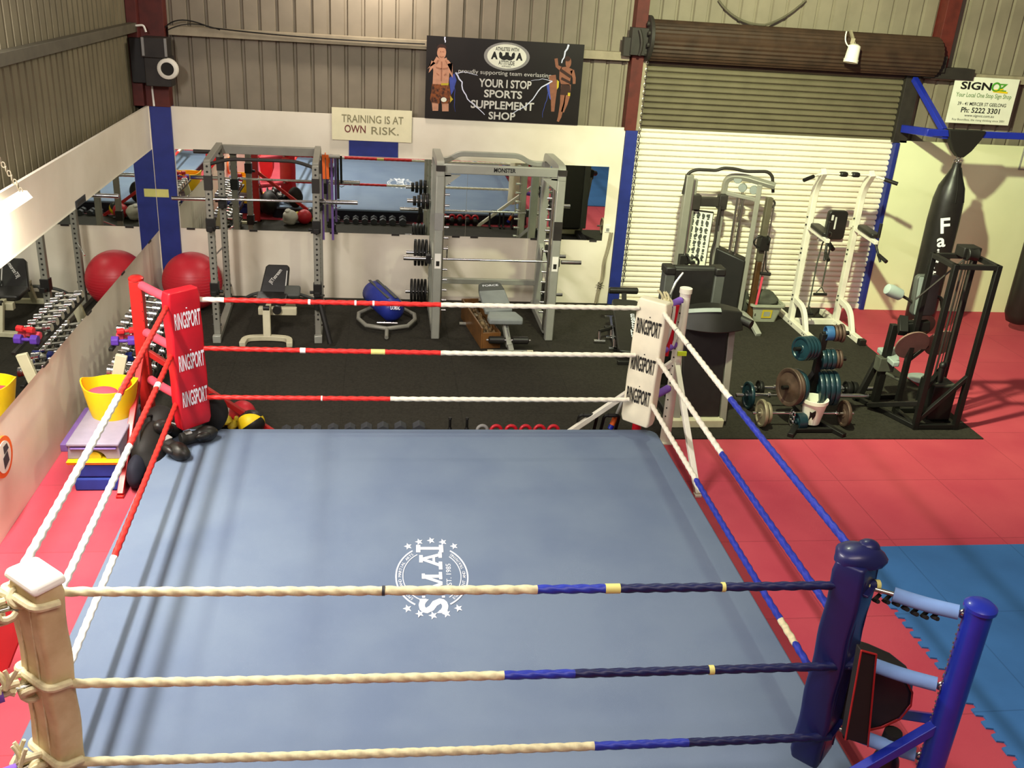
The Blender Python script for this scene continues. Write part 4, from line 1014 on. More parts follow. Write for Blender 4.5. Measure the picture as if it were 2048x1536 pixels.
for x in RX:
    b = MB(M_); b.box(x - .04, x + .04, RYF - .06, RYB + .25, .012, .075); b.build('base_rail', 'grey_paint', r, bevel=.006)
    b = MB(M_); b.box(x - .045, x + .045, RYF - .12, RYF - .05, .012, .10); b.build('foot_cap', 'silver_paint', r, bevel=.006)
    b = MB(M_); b.bar((x, RYF, RH - .005), (x, RYB, RH - .005), .07, .06); b.build('top_rail', 'grey_paint', r, bevel=.006)
    for y in (RYF, RYB):
        for z in (.2, .32): b = MB(M_); b.cyl((x - .05, y, z), (x + .05, y, z), .014, seg=8); b.build('bolt', 'dark_steel', r)
        b = MB(M_); b.box(x - .042, x + .042, y - .042, y + .042, 1.76, 1.92); b.build('gusset', 'dark_steel', r)
b = MB(M_); b.bar((RX[0] - .03, RYB, RH - .05), (RX[1] + .03, RYB, RH - .05), .075, .10); b.build('rear_crossbar', 'grey_paint', r, bevel=.006)
b = MB(M_); b.tube(round_path([(RX[0], RYF, RH - .05), (RX[0] + .03, RYF, RH - .02), (RX[0] + .22, RYF + .1, RH + .02), (RX[1] - .22, RYF + .1, RH + .02), (RX[1] - .03, RYF, RH - .02), (RX[1], RYF, RH - .05)], .1, 5), .02, 10); b.build('chin_bar', 'dark_steel', r)
for x in RX:
    s = 1 if x < 1.5 else -1
    for y, z in ((RYF, 1.40), (RYF, .66), (RYB, 1.40)):
        b = MB(M_); b.box(x - .048, x + .048, y - .052, y + .05, z - .09, z + .05)
        b.box(x - .03, x + .03, y - .14, y - .05, z - .075, z - .045); b.box(x - .03, x + .03, y - .145, y - .13, z - .075, z - .02)
        if y == RYF: b.cyl((x + s * .045, y, z - .06), (x + s * .09, y, z - .06), .018, seg=12)
        b.build('bar_catch', 'black_plastic', r, bevel=.004)
b = MB(M_); b.cyl((RX[0] - .04, RYB, 1.97), (RX[0] - .30, RYB, 1.97), .024, seg=14); b.build('storage_peg', 'dark_steel', r)
b = MB(M_); b.cyl((RX[0] - .055, RYB, 1.97), (RX[0] - .085, RYB, 1.97), .04, seg=14); b.build('peg_collar', 'chrome', r)
b = MB(M_); b.cyl((RX[1] + .03, RYB - .02, 1.97), (RX[1] + .26, RYB - .02, 1.97), .022, seg=12); b.build('storage_peg', 'grey_paint', r)
b = MB(M_); b.cyl((RX[0] + .02, RYB + .02, .86), (RX[0] - .14, RYB - .20, .72), .009, seg=8); b.build('safety_pin', 'chrome', r)
r2 = root('dip_handle', 'black angled handle attachment low on the right rack upright', 'attachment', (2.1, -1.66, .012))
b = MB(M_); b.box(2.0, 2.10, -1.72, -1.642, .42, .60); b.build('bracket', 'black_plastic', r2, bevel=.008)
b = MB(M_); b.cyl((2.06, -1.70, .54), (2.18, -1.85, .06), .032, seg=14); b.build('grip', 'black_plastic', r2)
# bands on the right peg
r2 = root('resistance_band', 'orange resistance band looped over the right rack peg', 'band', (2.13, -.55, 1.6))
b = MB(M_)
for dx in (-.022, .022): b.bar((2.125 + dx, -.545, 1.99), (2.13 + dx, -.545, 1.70), .035, .006, (0, 1, 0))
b.torus((2.125, -.52, 1.98), (1, 0, 0), .028, .006, 16, 6); b.build('band', 'orange', r2)
r2 = root('resistance_band', 'long purple resistance band hanging beside the orange one', 'band', (2.18, -.5, 1.0))
b = MB(M_)
for dx in (-.06, .055): b.bar((2.14 + dx, -.50, 1.99), (2.15 + dx, -.50, .93), .028, .006, (0, 1, 0))
b.build('band', 'step_purple', r2)
r2 = root('resistance_band', 'black strap hanging outermost from the right rack peg', 'band', (2.27, -.5, 1.4))
b = MB(M_); b.bar((2.27, -.50, 1.985), (2.275, -.50, 1.45), .03, .006, (0, 1, 0)); b.build('band', 'strap_black', r2)
# barbell in the rack
def barbell(name, label, p, q, sleeve=.42, rr_=.0145, rs=.026, m='chrome'):
    p, q = V(p), V(q); L = (q - p).length; d = (q - p) / L; r = root(name, label, 'barbell', (p + q) / 2)
    b = MB(); b.cyl(p + d * sleeve, q - d * sleeve, rr_, seg=14); b.build('shaft', m, r)
    for a, s in ((p, 1), (q, -1)):
        b = MB(); b.lathe(a, a + d * s * sleeve, [(0, rs * .8), (.01, rs), (.93, rs), (.935, rs * 1.5), (1, rs * 1.5)], 18); b.build('sleeve', 'chrome', r)
    return r
bp, bq = V((.305, -.625, 1.405 + .02)), V((2.495, -.60, 1.44))
rb_ = barbell('barbell', 'chrome barbell racked on the hooks of the grey power rack', bp, bq)
b = MB(); c = bp.lerp(bq, .86); b.torus(c, (1, 0, 0), .03, .006, 16, 6); b.tube([c + V((0, 0, -.03)), c + V((.06, -.02, -.07)), c + V((.10, -.02, -.05))], .005, 6); b.build('spring_collar', 'chrome', rb_)

# ---- white bench in the rack
r = root('weight_bench', 'black padded adjustable bench on a cream frame inside the power rack', 'bench', (1.48, -1.4, .012))
b = MB(); b.rtube(round_path([(1.215, -1.84, .04), (1.23, -1.66, .05), (1.48, -1.62, .05), (1.73, -1.66, .05), (1.745, -1.84, .04)], .16, 6), .07, .06); b.build('front_foot', 'cream_paint', r, bevel=.008)
b = MB(); b.bar((1.475, -1.64, .05), (1.465, -1.53, .385), .085, .06, (0, 1, 0)); b.build('front_post', 'cream_paint', r, bevel=.006)
b = MB(); b.bar((1.475, -1.63, .05), (1.475, -1.585, .19), .065, .05, (0, 1, 0)); b.build('post_sleeve', 'cream_paint', r, bevel=.006)
b = MB(); b.bar((1.475, -1.55, .355), (1.475, -.55, .31), .06, .07); b.build('spine', 'cream_paint', r, bevel=.006)
b = MB(); b.bar((1.475, -.60, .31), (1.475, -.45, .03), .06, .06, (0, 1, 0)); b.bar((1.25, -.45, .04), (1.70, -.45, .04), .06, .06); b.build('rear_foot', 'cream_paint', r, bevel=.006)
b = MB(); b.bar((1.36, -1.42, .31), (1.80, -1.42, .31), .08, .085); b.build('adjuster_beam', 'cream_paint', r, bevel=.006)
b = MB(); b.cyl((1.58, -1.50, .34), (1.58, -1.44, .34), .05, seg=16); b.cyl((1.43, -1.55, .385), (1.50, -1.55, .385), .03, seg=12); b.build('knob', 'black_plastic', r)
b = MB(); b.rrect((1.49, -1.20, .355), (1, 0, 0), (0, 1, .02), .36, .36, .05, .06); b.build('seat', 'black_vinyl', r, bevel=.015, segs=3)
xd, yd = V((1, 0, 0)), V((.03, .42, .56)).normalized(); nb_ = xd.cross(yd)
bc = V((1.51, -.86, .47))
b = MB(); P = [(-.18, -.18), (.15, -.18), (.155, -.02), (.155, .19), (.125, .22), (-.10, .22), (-.13, .19)]
b.prism(P, bc, xd, yd, .07); b.build('backrest', 'black_vinyl', r, bevel=.015, segs=3)
b = MB(); b.text('JETstream', bc + nb_ * .0715 + yd * .06 - xd * .0, (xd * .55 + yd * .85), (yd * .55 - xd * .85), .22, .06, .015); b.bar(bc + nb_ * .072 + xd * .125 + yd * -.16, bc + nb_ * .072 + xd * .13 + yd * .14, .012, .003, nb_); b.build('lettering', 'print_silver', r, smooth=0)
b = MB(); b.rrect((1.72, -1.02, .40), (1, 0, 0), (0, .8, .4), .19, .20, .03, .05); b.build('arm_pad', 'grey_vinyl_dark', r, bevel=.012)
# dark arched bar behind the bench
r = root('curved_bar', 'dark curved cambered bar lying behind the bench in the rack', 'bar', (1.5, -.3, .3))
b = MB(); b.tube(round_path([at(484, 600, Y=-.42), at(505, 588, Y=-.42), at(540, 582, Y=-.42), at(590, 585, Y=-.42), at(628, 598, Y=-.42)], .2, 6), .02, 10); b.build('bar', 'grey_vinyl_dark', r)

# ---- hex trap bar and sandbag
r = root('trap_bar', 'grey hexagonal trap bar lying on the black floor beside the rack', 'trap bar', (2.86, -.95, .012))
hx_ = [(-.17, -.36), (.17, -.36), (.36, -.15), (.36, .15), (.17, .36), (-.17, .36), (-.36, .15), (-.36, -.15)]
hx_ = [(2.86 + x * 1.0, -.93 + y * 1.0, .075) for x, y in [(0, -.40), (.25, -.30), (.35, -.06), (.35, .14), (.20, .36), (-.20, .36), (-.35, .14), (-.35, -.06), (-.25, -.30)]]
b = MB(); b.tube(hx_, .026, 12, True); b.build('frame', 'grey_paint', r)
b = MB(); b.cyl((2.74, -1.20, .10), (2.99, -1.20, .10), .014, seg=12); b.build('handle', 'chrome', r)
b = MB(); b.cyl((2.86, -1.33, .075), (2.855, -1.56, .045), .024, seg=14); b.cyl((2.86, -.57, .075), (2.86, -.35, .06), .024, seg=14); b.build('sleeve', 'grey_paint', r)
r = root('sandbag', 'dark blue 20 kg power bag resting across the trap bar', 'sandbag', (2.82, -.75, .1))
p, q = V((2.67, -.44, .27)), V((2.97, -1.02, .17)); d = (q - p).normalized()
b = MB(); b.lathe(p, q, [(-.02, .02), (0, .10), (.05, .15), (.3, .165), (.6, .16), (.92, .15), (.97, .11), (1, .085)], 26); b.build('bag_body', 'bag_blue', r, smooth=60)
sd = V((1, .5, 0)).normalized(); up_ = V((0, -.55, .8)).normalized()
b = MB()
for a in (30, 75, 110): 
    b.bar(p + d * .05 + V((math.cos(math.radians(a)) * .155, 0, math.sin(math.radians(a)) * .168)), p + d * .58 + V((math.cos(math.radians(a)) * .155, 0, math.sin(math.radians(a)) * .166)), .035, .008)
b.build('webbing', 'grey_vinyl_dark', r)
b = MB(); x_ = V((1, .25, 0)).normalized(); n_ = d.copy(); y_ = n_.cross(x_).normalized(); x_ = y_.cross(n_)
b.text('20KG', q - d * .02 + V((0, -.075, .085)), V((-1, .1, 0)), V((0, -.6, -.8)), .12, .055, .03, .004); b.build('lettering', 'white_print', r, smooth=0)

# ================================================================== SMITH MACHINE
r = root('smith_machine', 'grey smith machine with guide pegs and a chrome bar', 'smith machine', (4.13, -.9, .012))
SX = (3.44, 4.835); SF, SB = -1.46, -.42
for x in SX:
    s = 1 if x < 4 else -1
    b = MB(); b.box(x - .05, x + .05, SF - .045, SF + .045, .012, 2.06); b.build('front_post', 'silver_paint', r, bevel=.012)
    b = MB(); b.box(x - .05, x + .05, SB - .05, SB + .05, .012, 1.92); b.build('rear_post', 'silver_paint', r, bevel=.012)
    b = MB(); b.rtube(round_path([(x, SF, 1.98), (x, SF, 2.09), (x, SF + .2, 2.10), (x, SB - .15, 2.08), (x, SB, 2.05), (x, SB, 1.85)], .12, 6), .10, .085, False, (1, 0, 0)); b.build('top_bend', 'silver_paint', r, bevel=.01)
    b = MB(); b.box(x - .052, x + .052, SF - .065, SF - .02, 2.04, 2.10); b.build('end_cap', 'dark_steel', r)
    b = MB(); b.rtube(round_path([(x, SF + .02, .35), (x, SF + .1, .07), (x, SB, .06), (x, SB + .22, .06)], .2, 6), .10, .09, False, (1, 0, 0)); b.build('base_rail', 'silver_paint', r, bevel=.01)
    b = MB(); b.bar((x, SF + .04, .55), (x, SB, .95), .06, .06); b.build('side_brace', 'silver_paint', r, bevel=.006)
    b = MB()
    for k in range(14): z = .33 + k * .128; b.cyl((x + s * .04, SF + .12, z), (x + s * .125, SF + .12, z), .0135, seg=10)
    b.build('hook_peg', 'chrome', r)
    b = MB(); b.cyl((x + s * .055, SF + .11, .1), (x + s * .055, SF + .11, 2.08), .016, seg=10); b.build('guide_rod', 'chrome_dull', r)
    b = MB()
    for k in range(12): z = .3 + k * .145; b.cyl((x - s * .052, SB, z), (x - s * .05, SB, z), .014, seg=8)
    b.build('bolt_row', 'hole_dark', r)
    b = MB(); b.box(x - .036, x + .036, SF - .048, SF - .045, .90, 1.08); b.build('warning_label', 'tape_white', r, smooth=0)
    b = MB(); b.box(x - .02, x + .02, SF - .0495, SF - .048, .93, .99); b.build('label_print', 'hole_dark', r, smooth=0)
    b = MB(); b.box(x - .05, x + .05, SF - .05, SF - .044, 1.36 if s > 0 else 1.28, 1.56 if s > 0 else 1.50); b.build('instruction_panel', 'dark_steel' if s < 0 else 'print_grey', r, smooth=0)
b = MB(); b.box(SX[0] + .03, SX[1] - .03, SF - .03, SF + .03, 2.01, 2.115); b.build('front_crossbar', 'silver_paint', r, bevel=.008)
b = MB(); b.text('MONSTER', (4.17, SF - .031, 2.07), XX, ZZ, .25, .05, .03); b.build('lettering', 'black_print', r, smooth=0)
b = MB(); b.rtube(round_path([(SX[0], SB, 1.97), (3.60, SB, 1.97), (3.72, SB - .02, 2.06), (4.48, SB - .02, 2.06), (4.62, SB, 1.97), (SX[1], SB, 1.97)], .1, 5), .06, .06); b.build('chin_bar', 'silver_paint', r, bevel=.006)
for x in SX: 
    s = 1 if x < 4 else -1
    b = MB(); b.bar((x, SF, 1.99), (x + s * .12, SF, 2.0), .04, .04); b.prism([(0, 0), (s * .18, .0), (0, -.14)] if s > 0 else [(0, 0), (0, -.14), (-.18, 0)], (x + s * .05, SF - .02, 1.995), XX, ZZ, -.04); b.build('gusset', 'silver_paint', r)
b = MB(); b.bar((SX[0], SB, .42), (SX[1], SB, .42), .06, .07); b.build('rear_crossbar', 'silver_paint', r, bevel=.006)
bz, by = .95, SF + .19
b = MB(); b.cyl((3.36, by, bz), (4.92, by, bz), .0145, seg=14); b.build('bar_shaft', 'chrome', r)
for x0, x1 in ((3.045, 3.33), (4.95, 5.20)): b = MB(); b.lathe((x0, by, bz), (x1, by, bz), [(0, .02), (.02, .026), (1, .026)], 18); b.build('bar_sleeve', 'chrome', r)
for x in (3.34, 4.90): b = MB(); b.box(x - .03, x + .03, by - .05, by + .05, bz - .05, bz + .05); b.build('bar_carriage', 'black_plastic', r, bevel=.006)
for x in (3.56, 4.71): b = MB(); b.bar((x, by, bz), (x, by - .02, bz + .15), .014, .02, (0, 1, 0)); b.torus((x, by, bz + .15), XX, .02, .006, 12, 6); b.build('bar_hook', 'chrome_dull', r)
# plates stored on horns
def plate(label, c, axis, R, t, m, group=None, m2=None):
    c = V(c); a = V(axis).normalized(); r = root('weight_plate', label, 'weight plate', c, group)
    b = MB(); h = t / 2
    b.lathe(c - a * h, c + a * h, [(0, R * .18), (0, R * .30), (.18, R * .34), (.3, R * .78), (0.02, R * .84), (0, R * .97), (.2, R), (.8, R), (1, R * .97), (.98, R * .84), (.7, R * .78), (.82, R * .34), (1, R * .30), (1, R * .18)], 28); b.build('plate', m, r)
    b = MB(); b.lathe(c - a * (h + .002), c + a * (h + .002), [(0, .024), (0, R * .17), (1, R * .17), (1, .024)], 18); b.build('hub', m2 or m, r)
    return r
HZ = [at(838, y, Y=SB).z for y in (402, 505, 583)]
rw = 'top', 'middle', 'bottom'
for i, z in enumerate(HZ):
    for x in SX:
        s = -1 if x < 4 else 1
        b = MB(); b.cyl((x + s * .05, SB, z), (x + s * .34, SB, z), .024, seg=14); o = b.build('storage_horn', 'chrome', bpy.data.objects['smith_machine']);
    n, R, t = ((4, .075, .04), (4, .17, .032), (5, .165, .03))[i]
    for k in range(n):
        Rk = R if i else (.10, .10, .075, .06)[k]
        plate(f'black plate on the {rw[i]} left horn of the smith machine, {ordn[k]} from the post', (SX[0] - .085 - k * (t + .014), SB, z), XX, Rk, t, 'iron_black', f'plates on the {rw[i]} left smith horn')
    for k in range(1 if i == 0 else 2):
        plate(f'black plate on the {rw[i]} right horn of the smith machine, {ordn[k]} from the post', (SX[1] + .085 + k * .05, SB, z), XX, (.08, .15, .165)[i], .03, 'iron_black', f'plates on the {rw[i]} right smith horn')

# ---- grey bench inside the smith machine
r = root('weight_bench', 'grey padded bench with black foot rollers inside the smith machine', 'bench', (4.2, -1.3, .012))
xd = V((1, 0, 0)); yd = V((-.07, .53, .17)).normalized(); xd = (xd - yd * xd.dot(yd)).normalized(); nn = xd.cross(yd)
bc = V((4.165, -1.24, .42))
b = MB(); b.prism([(-.17, -.26), (.17, -.26), (.165, .16), (-.165, .16)], bc, xd, yd, .06); b.build('backrest', 'grey_vinyl', r, bevel=.015, segs=3)
b = MB(); b.prism([(-.165, .16), (.165, .16), (.14, .30), (.10, .33), (-.10, .33), (-.14, .30)], bc, xd, yd, .062); b.build('head_pad', 'grey_vinyl_dark', r, bevel=.015, segs=3)
b = MB(); b.text('FORCE', bc + nn * .063 + yd * .25, xd, yd, .20, .04, .02); b.build('lettering', 'white_print', r, smooth=0)
b = MB(); b.prism([(-.20, -.13), (.20, -.13), (.215, -.04), (.16, .15), (-.17, .15), (-.21, -.02)], (4.25, -1.64, .31), (1, 0, 0), (-.05, 1, .04), .07); b.build('seat', 'grey_vinyl', r, bevel=.02, segs=3)
b = MB(); b.bar((4.25, -1.62, .31), (4.29, -1.90, .09), .06, .07); b.build('front_leg', 'silver_paint', r, bevel=.005)
b = MB(); b.bar((4.255, -1.66, .30), (4.28, -1.84, .17), .012, .074); b.build('adjuster_slot', 'chrome', r)
b = MB(); b.bar((4.25, -1.55, .29), (4.13, -.75, .27), .06, .07); b.build('spine', 'silver_paint', r, bevel=.005)
b = MB(); b.bar((4.13, -.77, .27), (4.10, -.62, .05), .06, .06, (0, 1, 0)); b.bar((4.06, -.62, .045), (4.32, -.62, .045), .06, .06); b.build('rear_foot', 'silver_paint', r, bevel=.005)
b = MB(); b.bar((4.30, -1.86, .10), (4.31, -1.98, .05), .06, .06); b.bar((4.05, -1.99, .045), (4.55, -1.99, .045), .05, .05); b.build('front_foot', 'silver_paint', r, bevel=.005)
for x in (4.06, 4.53): b = MB(); b.cyl((x - .035, -1.99, .045), (x + .035, -1.99, .045), .032, seg=12); b.build('foot_cap', 'cream_paint', r)
for s in (-1, 1): b = MB(); b.lathe((4.285 + s * .05, -1.86, .15), (4.285 + s * .24, -1.86, .15), [(0, .03), (.03, .045), (.94, .045), (1, .03)], 16); b.build('foot_roller', 'black_vinyl', r)
b = MB(); b.cyl((4.02, -1.86, .15), (4.55, -1.86, .15), .013, seg=8); b.build('roller_axle', 'chrome', r)
# ---- wooden box with plastic sheet
r = root('wooden_trough', 'long open brown wooden box holding clear plastic beside the grey bench', 'box', (3.95, -1.2, .012))
A_, B2 = V((3.985, -1.80, .012)), V((3.83, -.70, .012)); dd = (B2 - A_).normalized(); sx_ = V((dd.y, -dd.x, 0))
def tr(u, v, z): return A_ + dd * u + sx_ * v + V((0, 0, z))
Lb = (B2 - A_).length
def slab(b, u0, u1, v0, v1, z0, z1): b.hexa([tr(u0, v0, z0), tr(u0, v1, z0), tr(u1, v1, z0), tr(u1, v0, z0), tr(u0, v0, z1), tr(u0, v1, z1), tr(u1, v1, z1), tr(u1, v0, z1)])
for nm_, a in (('side_board', (0, Lb, -.02, .0, 0, .26)), ('side_board', (0, Lb, .20, .22, 0, .20)), ('end_board', (0, .025, .0, .20, 0, .20)), ('end_board', (Lb - .025, Lb, .0, .20, 0, .26)), ('base_board', (0.025, Lb - .025, .0, .20, 0, .02))):
    b = MB(); slab(b, *a); b.build(nm_, 'wood', r, bevel=.004)
r = root('plastic_wrap', 'crumpled clear plastic lying in the brown wooden box', 'plastic', (3.95, -1.2, .1))
b = MB(); n = 18; mm = 8; vs = []; random.seed(3)
for i in range(n + 1):
    for j in range(mm + 1): vs.append(tr(.05 + (Lb - .1) * i / n, .01 + .18 * j / mm, .10 + random.uniform(-.03, .07) + .05 * math.sin(j / mm * PI)))
b.add(vs, [(i * (mm + 1) + j, (i + 1) * (mm + 1) + j, (i + 1) * (mm + 1) + j + 1, i * (mm + 1) + j + 1) for i in range(n) for j in range(mm)])
defm('plastic', 'A08A62', .08, var=.3, scale=10, hex2='5A3C1E', coat=1)
b.build('sheet', 'plastic', r, smooth=25)
r = root('peg_block', 'small grey steel peg lying left of the wooden box', 'peg', (3.7, -1.3, .012)); c = at(928, 648, Z=.03)
b = MB(); b.cyl((c.x - .06, c.y, .035), (c.x + .05, c.y, .035), .022, seg=12); b.build('peg', 'grey_paint', r)

# ---- black jetstream ab bench and push up bars by the door column
r = root('ab_bench', 'black inclined sit-up board lettered in white behind the white pad', 'bench', (5.75, -1.6, .012))
A_, B2 = at(1264, 712, Z=.10), at(1249, 606, Y=-1.15)
yd = (B2 - A_).normalized(); xd = V((1, 0, 0)); xd = (xd - yd * xd.dot(yd)).normalized(); nn = xd.cross(yd)
L_ = (B2 - A_).length
b = MB(); b.rrect((A_ + B2) / 2, xd, yd, .34, L_, .06, .06); b.build('board', 'black_vinyl', r, bevel=.015, segs=3)
b = MB(); b.text('JETstream', A_ + yd * (L_ * .48) + nn * .062 + xd * .06, yd, -xd, .50, .10, .01); b.build('lettering', 'white_print', r, smooth=0)
T_ = B2 + yd * .16
b = MB(); b.bar(B2 - nn * .02, T_ + V((0, 0, .06)), .06, .03, nn); b.build('neck', 'black_plastic', r, bevel=.004)
b = MB(); b.lathe(T_ + V((-.20, 0, .07)), T_ + V((.18, 0, .07)), [(0, .03), (.03, .042), (.97, .042), (1, .03)], 16); b.build('foot_roller', 'black_vinyl', r)
b = MB(); b.bar((B2.x, B2.y + .02, B2.z - .05), (B2.x, B2.y + .1, .03), .05, .05, (0, 1, 0)); b.bar((B2.x - .2, B2.y + .1, .035), (B2.x + .2, B2.y + .1, .035), .05, .045); b.bar((A_.x - .18, A_.y - .05, .035), (A_.x + .18, A_.y - .05, .035), .05, .045); b.bar(A_ + V((0, .05, .0)), (A_.x, A_.y - .03, .03), .05, .05); b.build('leg_frame', 'black_plastic', r, bevel=.004)
b = MB(); q = at(1221, 634, Z=.03); b.bar(q - V((.08, 0, 0)), q + V((.08, 0, 0)), .03, .03); b.bar(q, A_ + V((-.1, .5, -.04)), .03, .03); b.build('side_foot', 'chrome_dull', r)
def pushup(label, a, bb, hgt=.11):
    a, c = at(*a, Z=.035), at(*bb, Z=.035); r = root('push_up_bar', label, 'push-up bar', (a + c) / 2)
    for p in (a, c):
        b = MB(); b.cyl(p - V((.07, .02, .0)), p + V((.07, -.03, .0)), .022, seg=12); b.build('foot', 'chrome', r)
        b = MB(); b.cyl(p, p + V((0, .03, hgt)), .02, seg=12); b.build('upright', 'chrome', r)
    b = MB(); b.cyl(a + V((0, .03, hgt)), c + V((0, .03, hgt)), .022, seg=12); b.build('grip', 'black_plastic', r)
pushup('chrome push-up bar on the floor farther from the white pad', (1198, 681), (1222, 674))
pushup('chrome push-up bar on the floor right beside the white pad', (1228, 696), (1256, 695))
# ================================================================== CABLE MACHINE
r = root('cable_machine', 'grey corner cable machine with a curved dark chin bar in front of the roller door', 'cable machine', (7.2, -.6, .012))
YL = -.55
LT, LB = at(1394, 350, Y=YL), at(1344, 590, Y=YL)
lx = (LT.x + LB.x) / 2
b = MB(); b.box(lx - .085, lx + .01, YL - .05, YL + .05, .012, LT.z); b.box(lx + .03, lx + .075, YL - .03, YL + .03, .012, LT.z - .05); b.build('left_column', 'grey_paint', r, bevel=.008)
b = MB(); b.cyl((lx + .02, YL - .06, .1), (lx + .02, YL - .06, LT.z - .05), .014, seg=10); b.build('guide_rod', 'chrome_dull', r)
cz = at(1355, 520, Y=YL).z
b = MB(); b.box(lx - .06, lx + .06, YL - .14, YL - .02, cz - .12, cz + .10); b.torus((lx + .03, YL - .15, cz + .05), (1, .3, 0), .055, .014, 18, 8); b.box(lx + .08, lx + .16, YL - .12, YL - .06, cz - .02, cz + .02); b.tube(arc((lx + .14, YL - .1, cz), .07, -90, 120, 10), .016, 8); b.build('pulley_carriage', 'black_plastic', r, bevel=.006)
# arch frame on the right, running toward the viewer
aL, aR = V((7.19, -.42, 0)), V((7.58, -.62, 0))
zt = 1.86
b = MB(); b.rtube(round_path([aL + V((0, 0, .012)), aL + V((0, 0, zt + .04)), aL.lerp(aR, .5) + V((0, 0, zt + .07)), aR + V((.0, 0, zt + .03)), aR + V((.17, -.08, zt + .0))], .18, 7), .075, .065, False, (1, 0, 0)); b.build('arch_frame', 'grey_paint', r, bevel=.008)
b = MB(); b.bar(aR + V((0, 0, .012)), aR + V((0, 0, zt)), .075, .065, (1, -.4, 0)); b.build('front_leg', 'grey_paint', r, bevel=.008)
b = MB(); b.bar(aL + V((0, 0, zt - .16)), aR + V((0, 0, zt - .2)), .05, .05); b.build('pulley_beam', 'grey_paint', r, bevel=.006)
b = MB()
for t, dz in ((.35, .03), (.52, -.07), (.85, -.08)):
    c = aL.lerp(aR, t) + V((0, 0, zt + dz)); b.lathe(c + V((-.015, -.03, 0)), c + V((.015, .03, 0)) , [(0, .05), (.2, .055), (.5, .045), (.8, .055), (1, .05)], 18)
b.build('pulley', 'grey_vinyl', r)
for t in (.42, .60): b = MB(); q = aL.lerp(aR, t); b.cyl(q + V((0, 0, .1)), q + V((0, 0, zt - .15)), .014, seg=10); b.build('guide_rod', 'chrome_dull', r)
for t in (.50, .54): b = MB(); q = aL.lerp(aR, t); b.cyl(q + V((0, -.02, .1)), q + V((0, -.02, zt)), .004, seg=6); b.build('cable', 'strap_black', r)
# weight stack behind a black shroud
b = MB(); b.hexa([aL + V((-.02, -.07, .08)), aR + V((-.05, -.05, .08)), aR + V((.05, .10, .08)), aL + V((.06, .12, .08)), aL + V((-.02, -.07, .98)), aR + V((-.05, -.05, .86)), aR + V((.05, .10, .86)), aL + V((.06, .12, .98))]); b.build('stack_shroud', 'black_plastic', r, bevel=.02)
xd = (aR - aL).normalized(); nn = xd.cross(V((0, 0, 1)))
b = MB()
for k in range(14): b.bar(aL.lerp(aR, .22) + nn * .075 + V((-.02, -.0, .18 + .034 * k)), aL.lerp(aR, .34) + nn * .075 + V((-.02, 0, .18 + .034 * k)), .003, .012)
b.build('stack_numbers', 'white_print', r, smooth=0)
b = MB(); q = aL.lerp(aR, .2) + nn * .085 + V((-.02, 0, .67)); b.ball(q, (.03, .015, .03), 12, 8); b.build('selector_pin', 'bottle_lime', r)
# right column
pT, pB = at(1543, 395, Y=-.62), at(1497, 640, Y=-.62)
px_ = (pT.x + pB.x) / 2
b = MB(); b.box(px_ - .05, px_ + .03, -.66, -.58, .85, pT.z); b.build('right_column', 'girt_dark', r, bevel=.008)
b = MB(); b.box(px_ - .045, px_ + .025, -.655, -.585, .012, .85); b.build('lower_column', 'wood_dark', r, bevel=.008)
b = MB(); b.cyl((px_ + .05, -.66, .1), (px_ + .05, -.66, pT.z - .1), .01, seg=8); b.build('guide_rod', 'chrome_dull', r)
cz = at(1520, 480, Y=-.62).z
b = MB(); b.box(px_ - .07, px_ + .06, -.72, -.58, cz - .12, cz + .06); b.torus((px_ - .08, -.70, cz), (0, 1, .2), .075, .012, 20, 8); b.torus((px_ + .03, -.70, cz + .02), (1, 0, 0), .05, .012, 16, 6); b.build('pulley_carriage', 'black_plastic', r, bevel=.006)
b = MB(); b.torus((px_ + .02, -.64, pT.z - .08), (0, 1, 0), .045, .014, 18, 8); b.build('top_pulley', 'dark_steel', r)
b = MB(); z0 = at(1520, 545, Y=-.7).z; b.tube([(px_ + .03, -.7, cz - .1), (px_ + .06, -.72, z0 + .05), (px_ + .11, -.74, z0)], .008, 6); b.tube([(px_ + .03, -.7, cz - .1), (px_ + .02, -.72, z0)], .008, 6); b.cyl((px_ - .01, -.73, z0), (px_ + .13, -.74, z0 - .01), .022, seg=10); b.build('stirrup_handle', 'strap_black', r)
b = MB(); b.bar((px_ + .045, -.70, z0 - .05), (px_ + .02, -.70, .25), .03, .006, (0, 1, 0)); b.build('red_band', 'foam_pink', r)
# curved feet and base
b = MB(); b.rtube(round_path([aR + V((-.05, .15, .05)), aR + V((.0, -.05, .16)), V((7.62, -1.0, .13)), V((7.65, -1.22, .03))], .25, 7), .075, .05); b.build('front_foot', 'silver_paint', r, bevel=.006)
b = MB(); b.bar((lx - .05, YL, .05), aL + V((0, 0, .05)), .07, .06); b.bar(aL + V((0, 0, .05)), aR + V((0, 0, .05)), .07, .06); b.bar(aR + V((0, 0, .05)), (px_, -.62, .05), .06, .06); b.bar((lx - .03, YL + .3, .045), (lx - .03, YL - .5, .045), .07, .05); b.build('base_frame', 'grey_paint', r, bevel=.006)
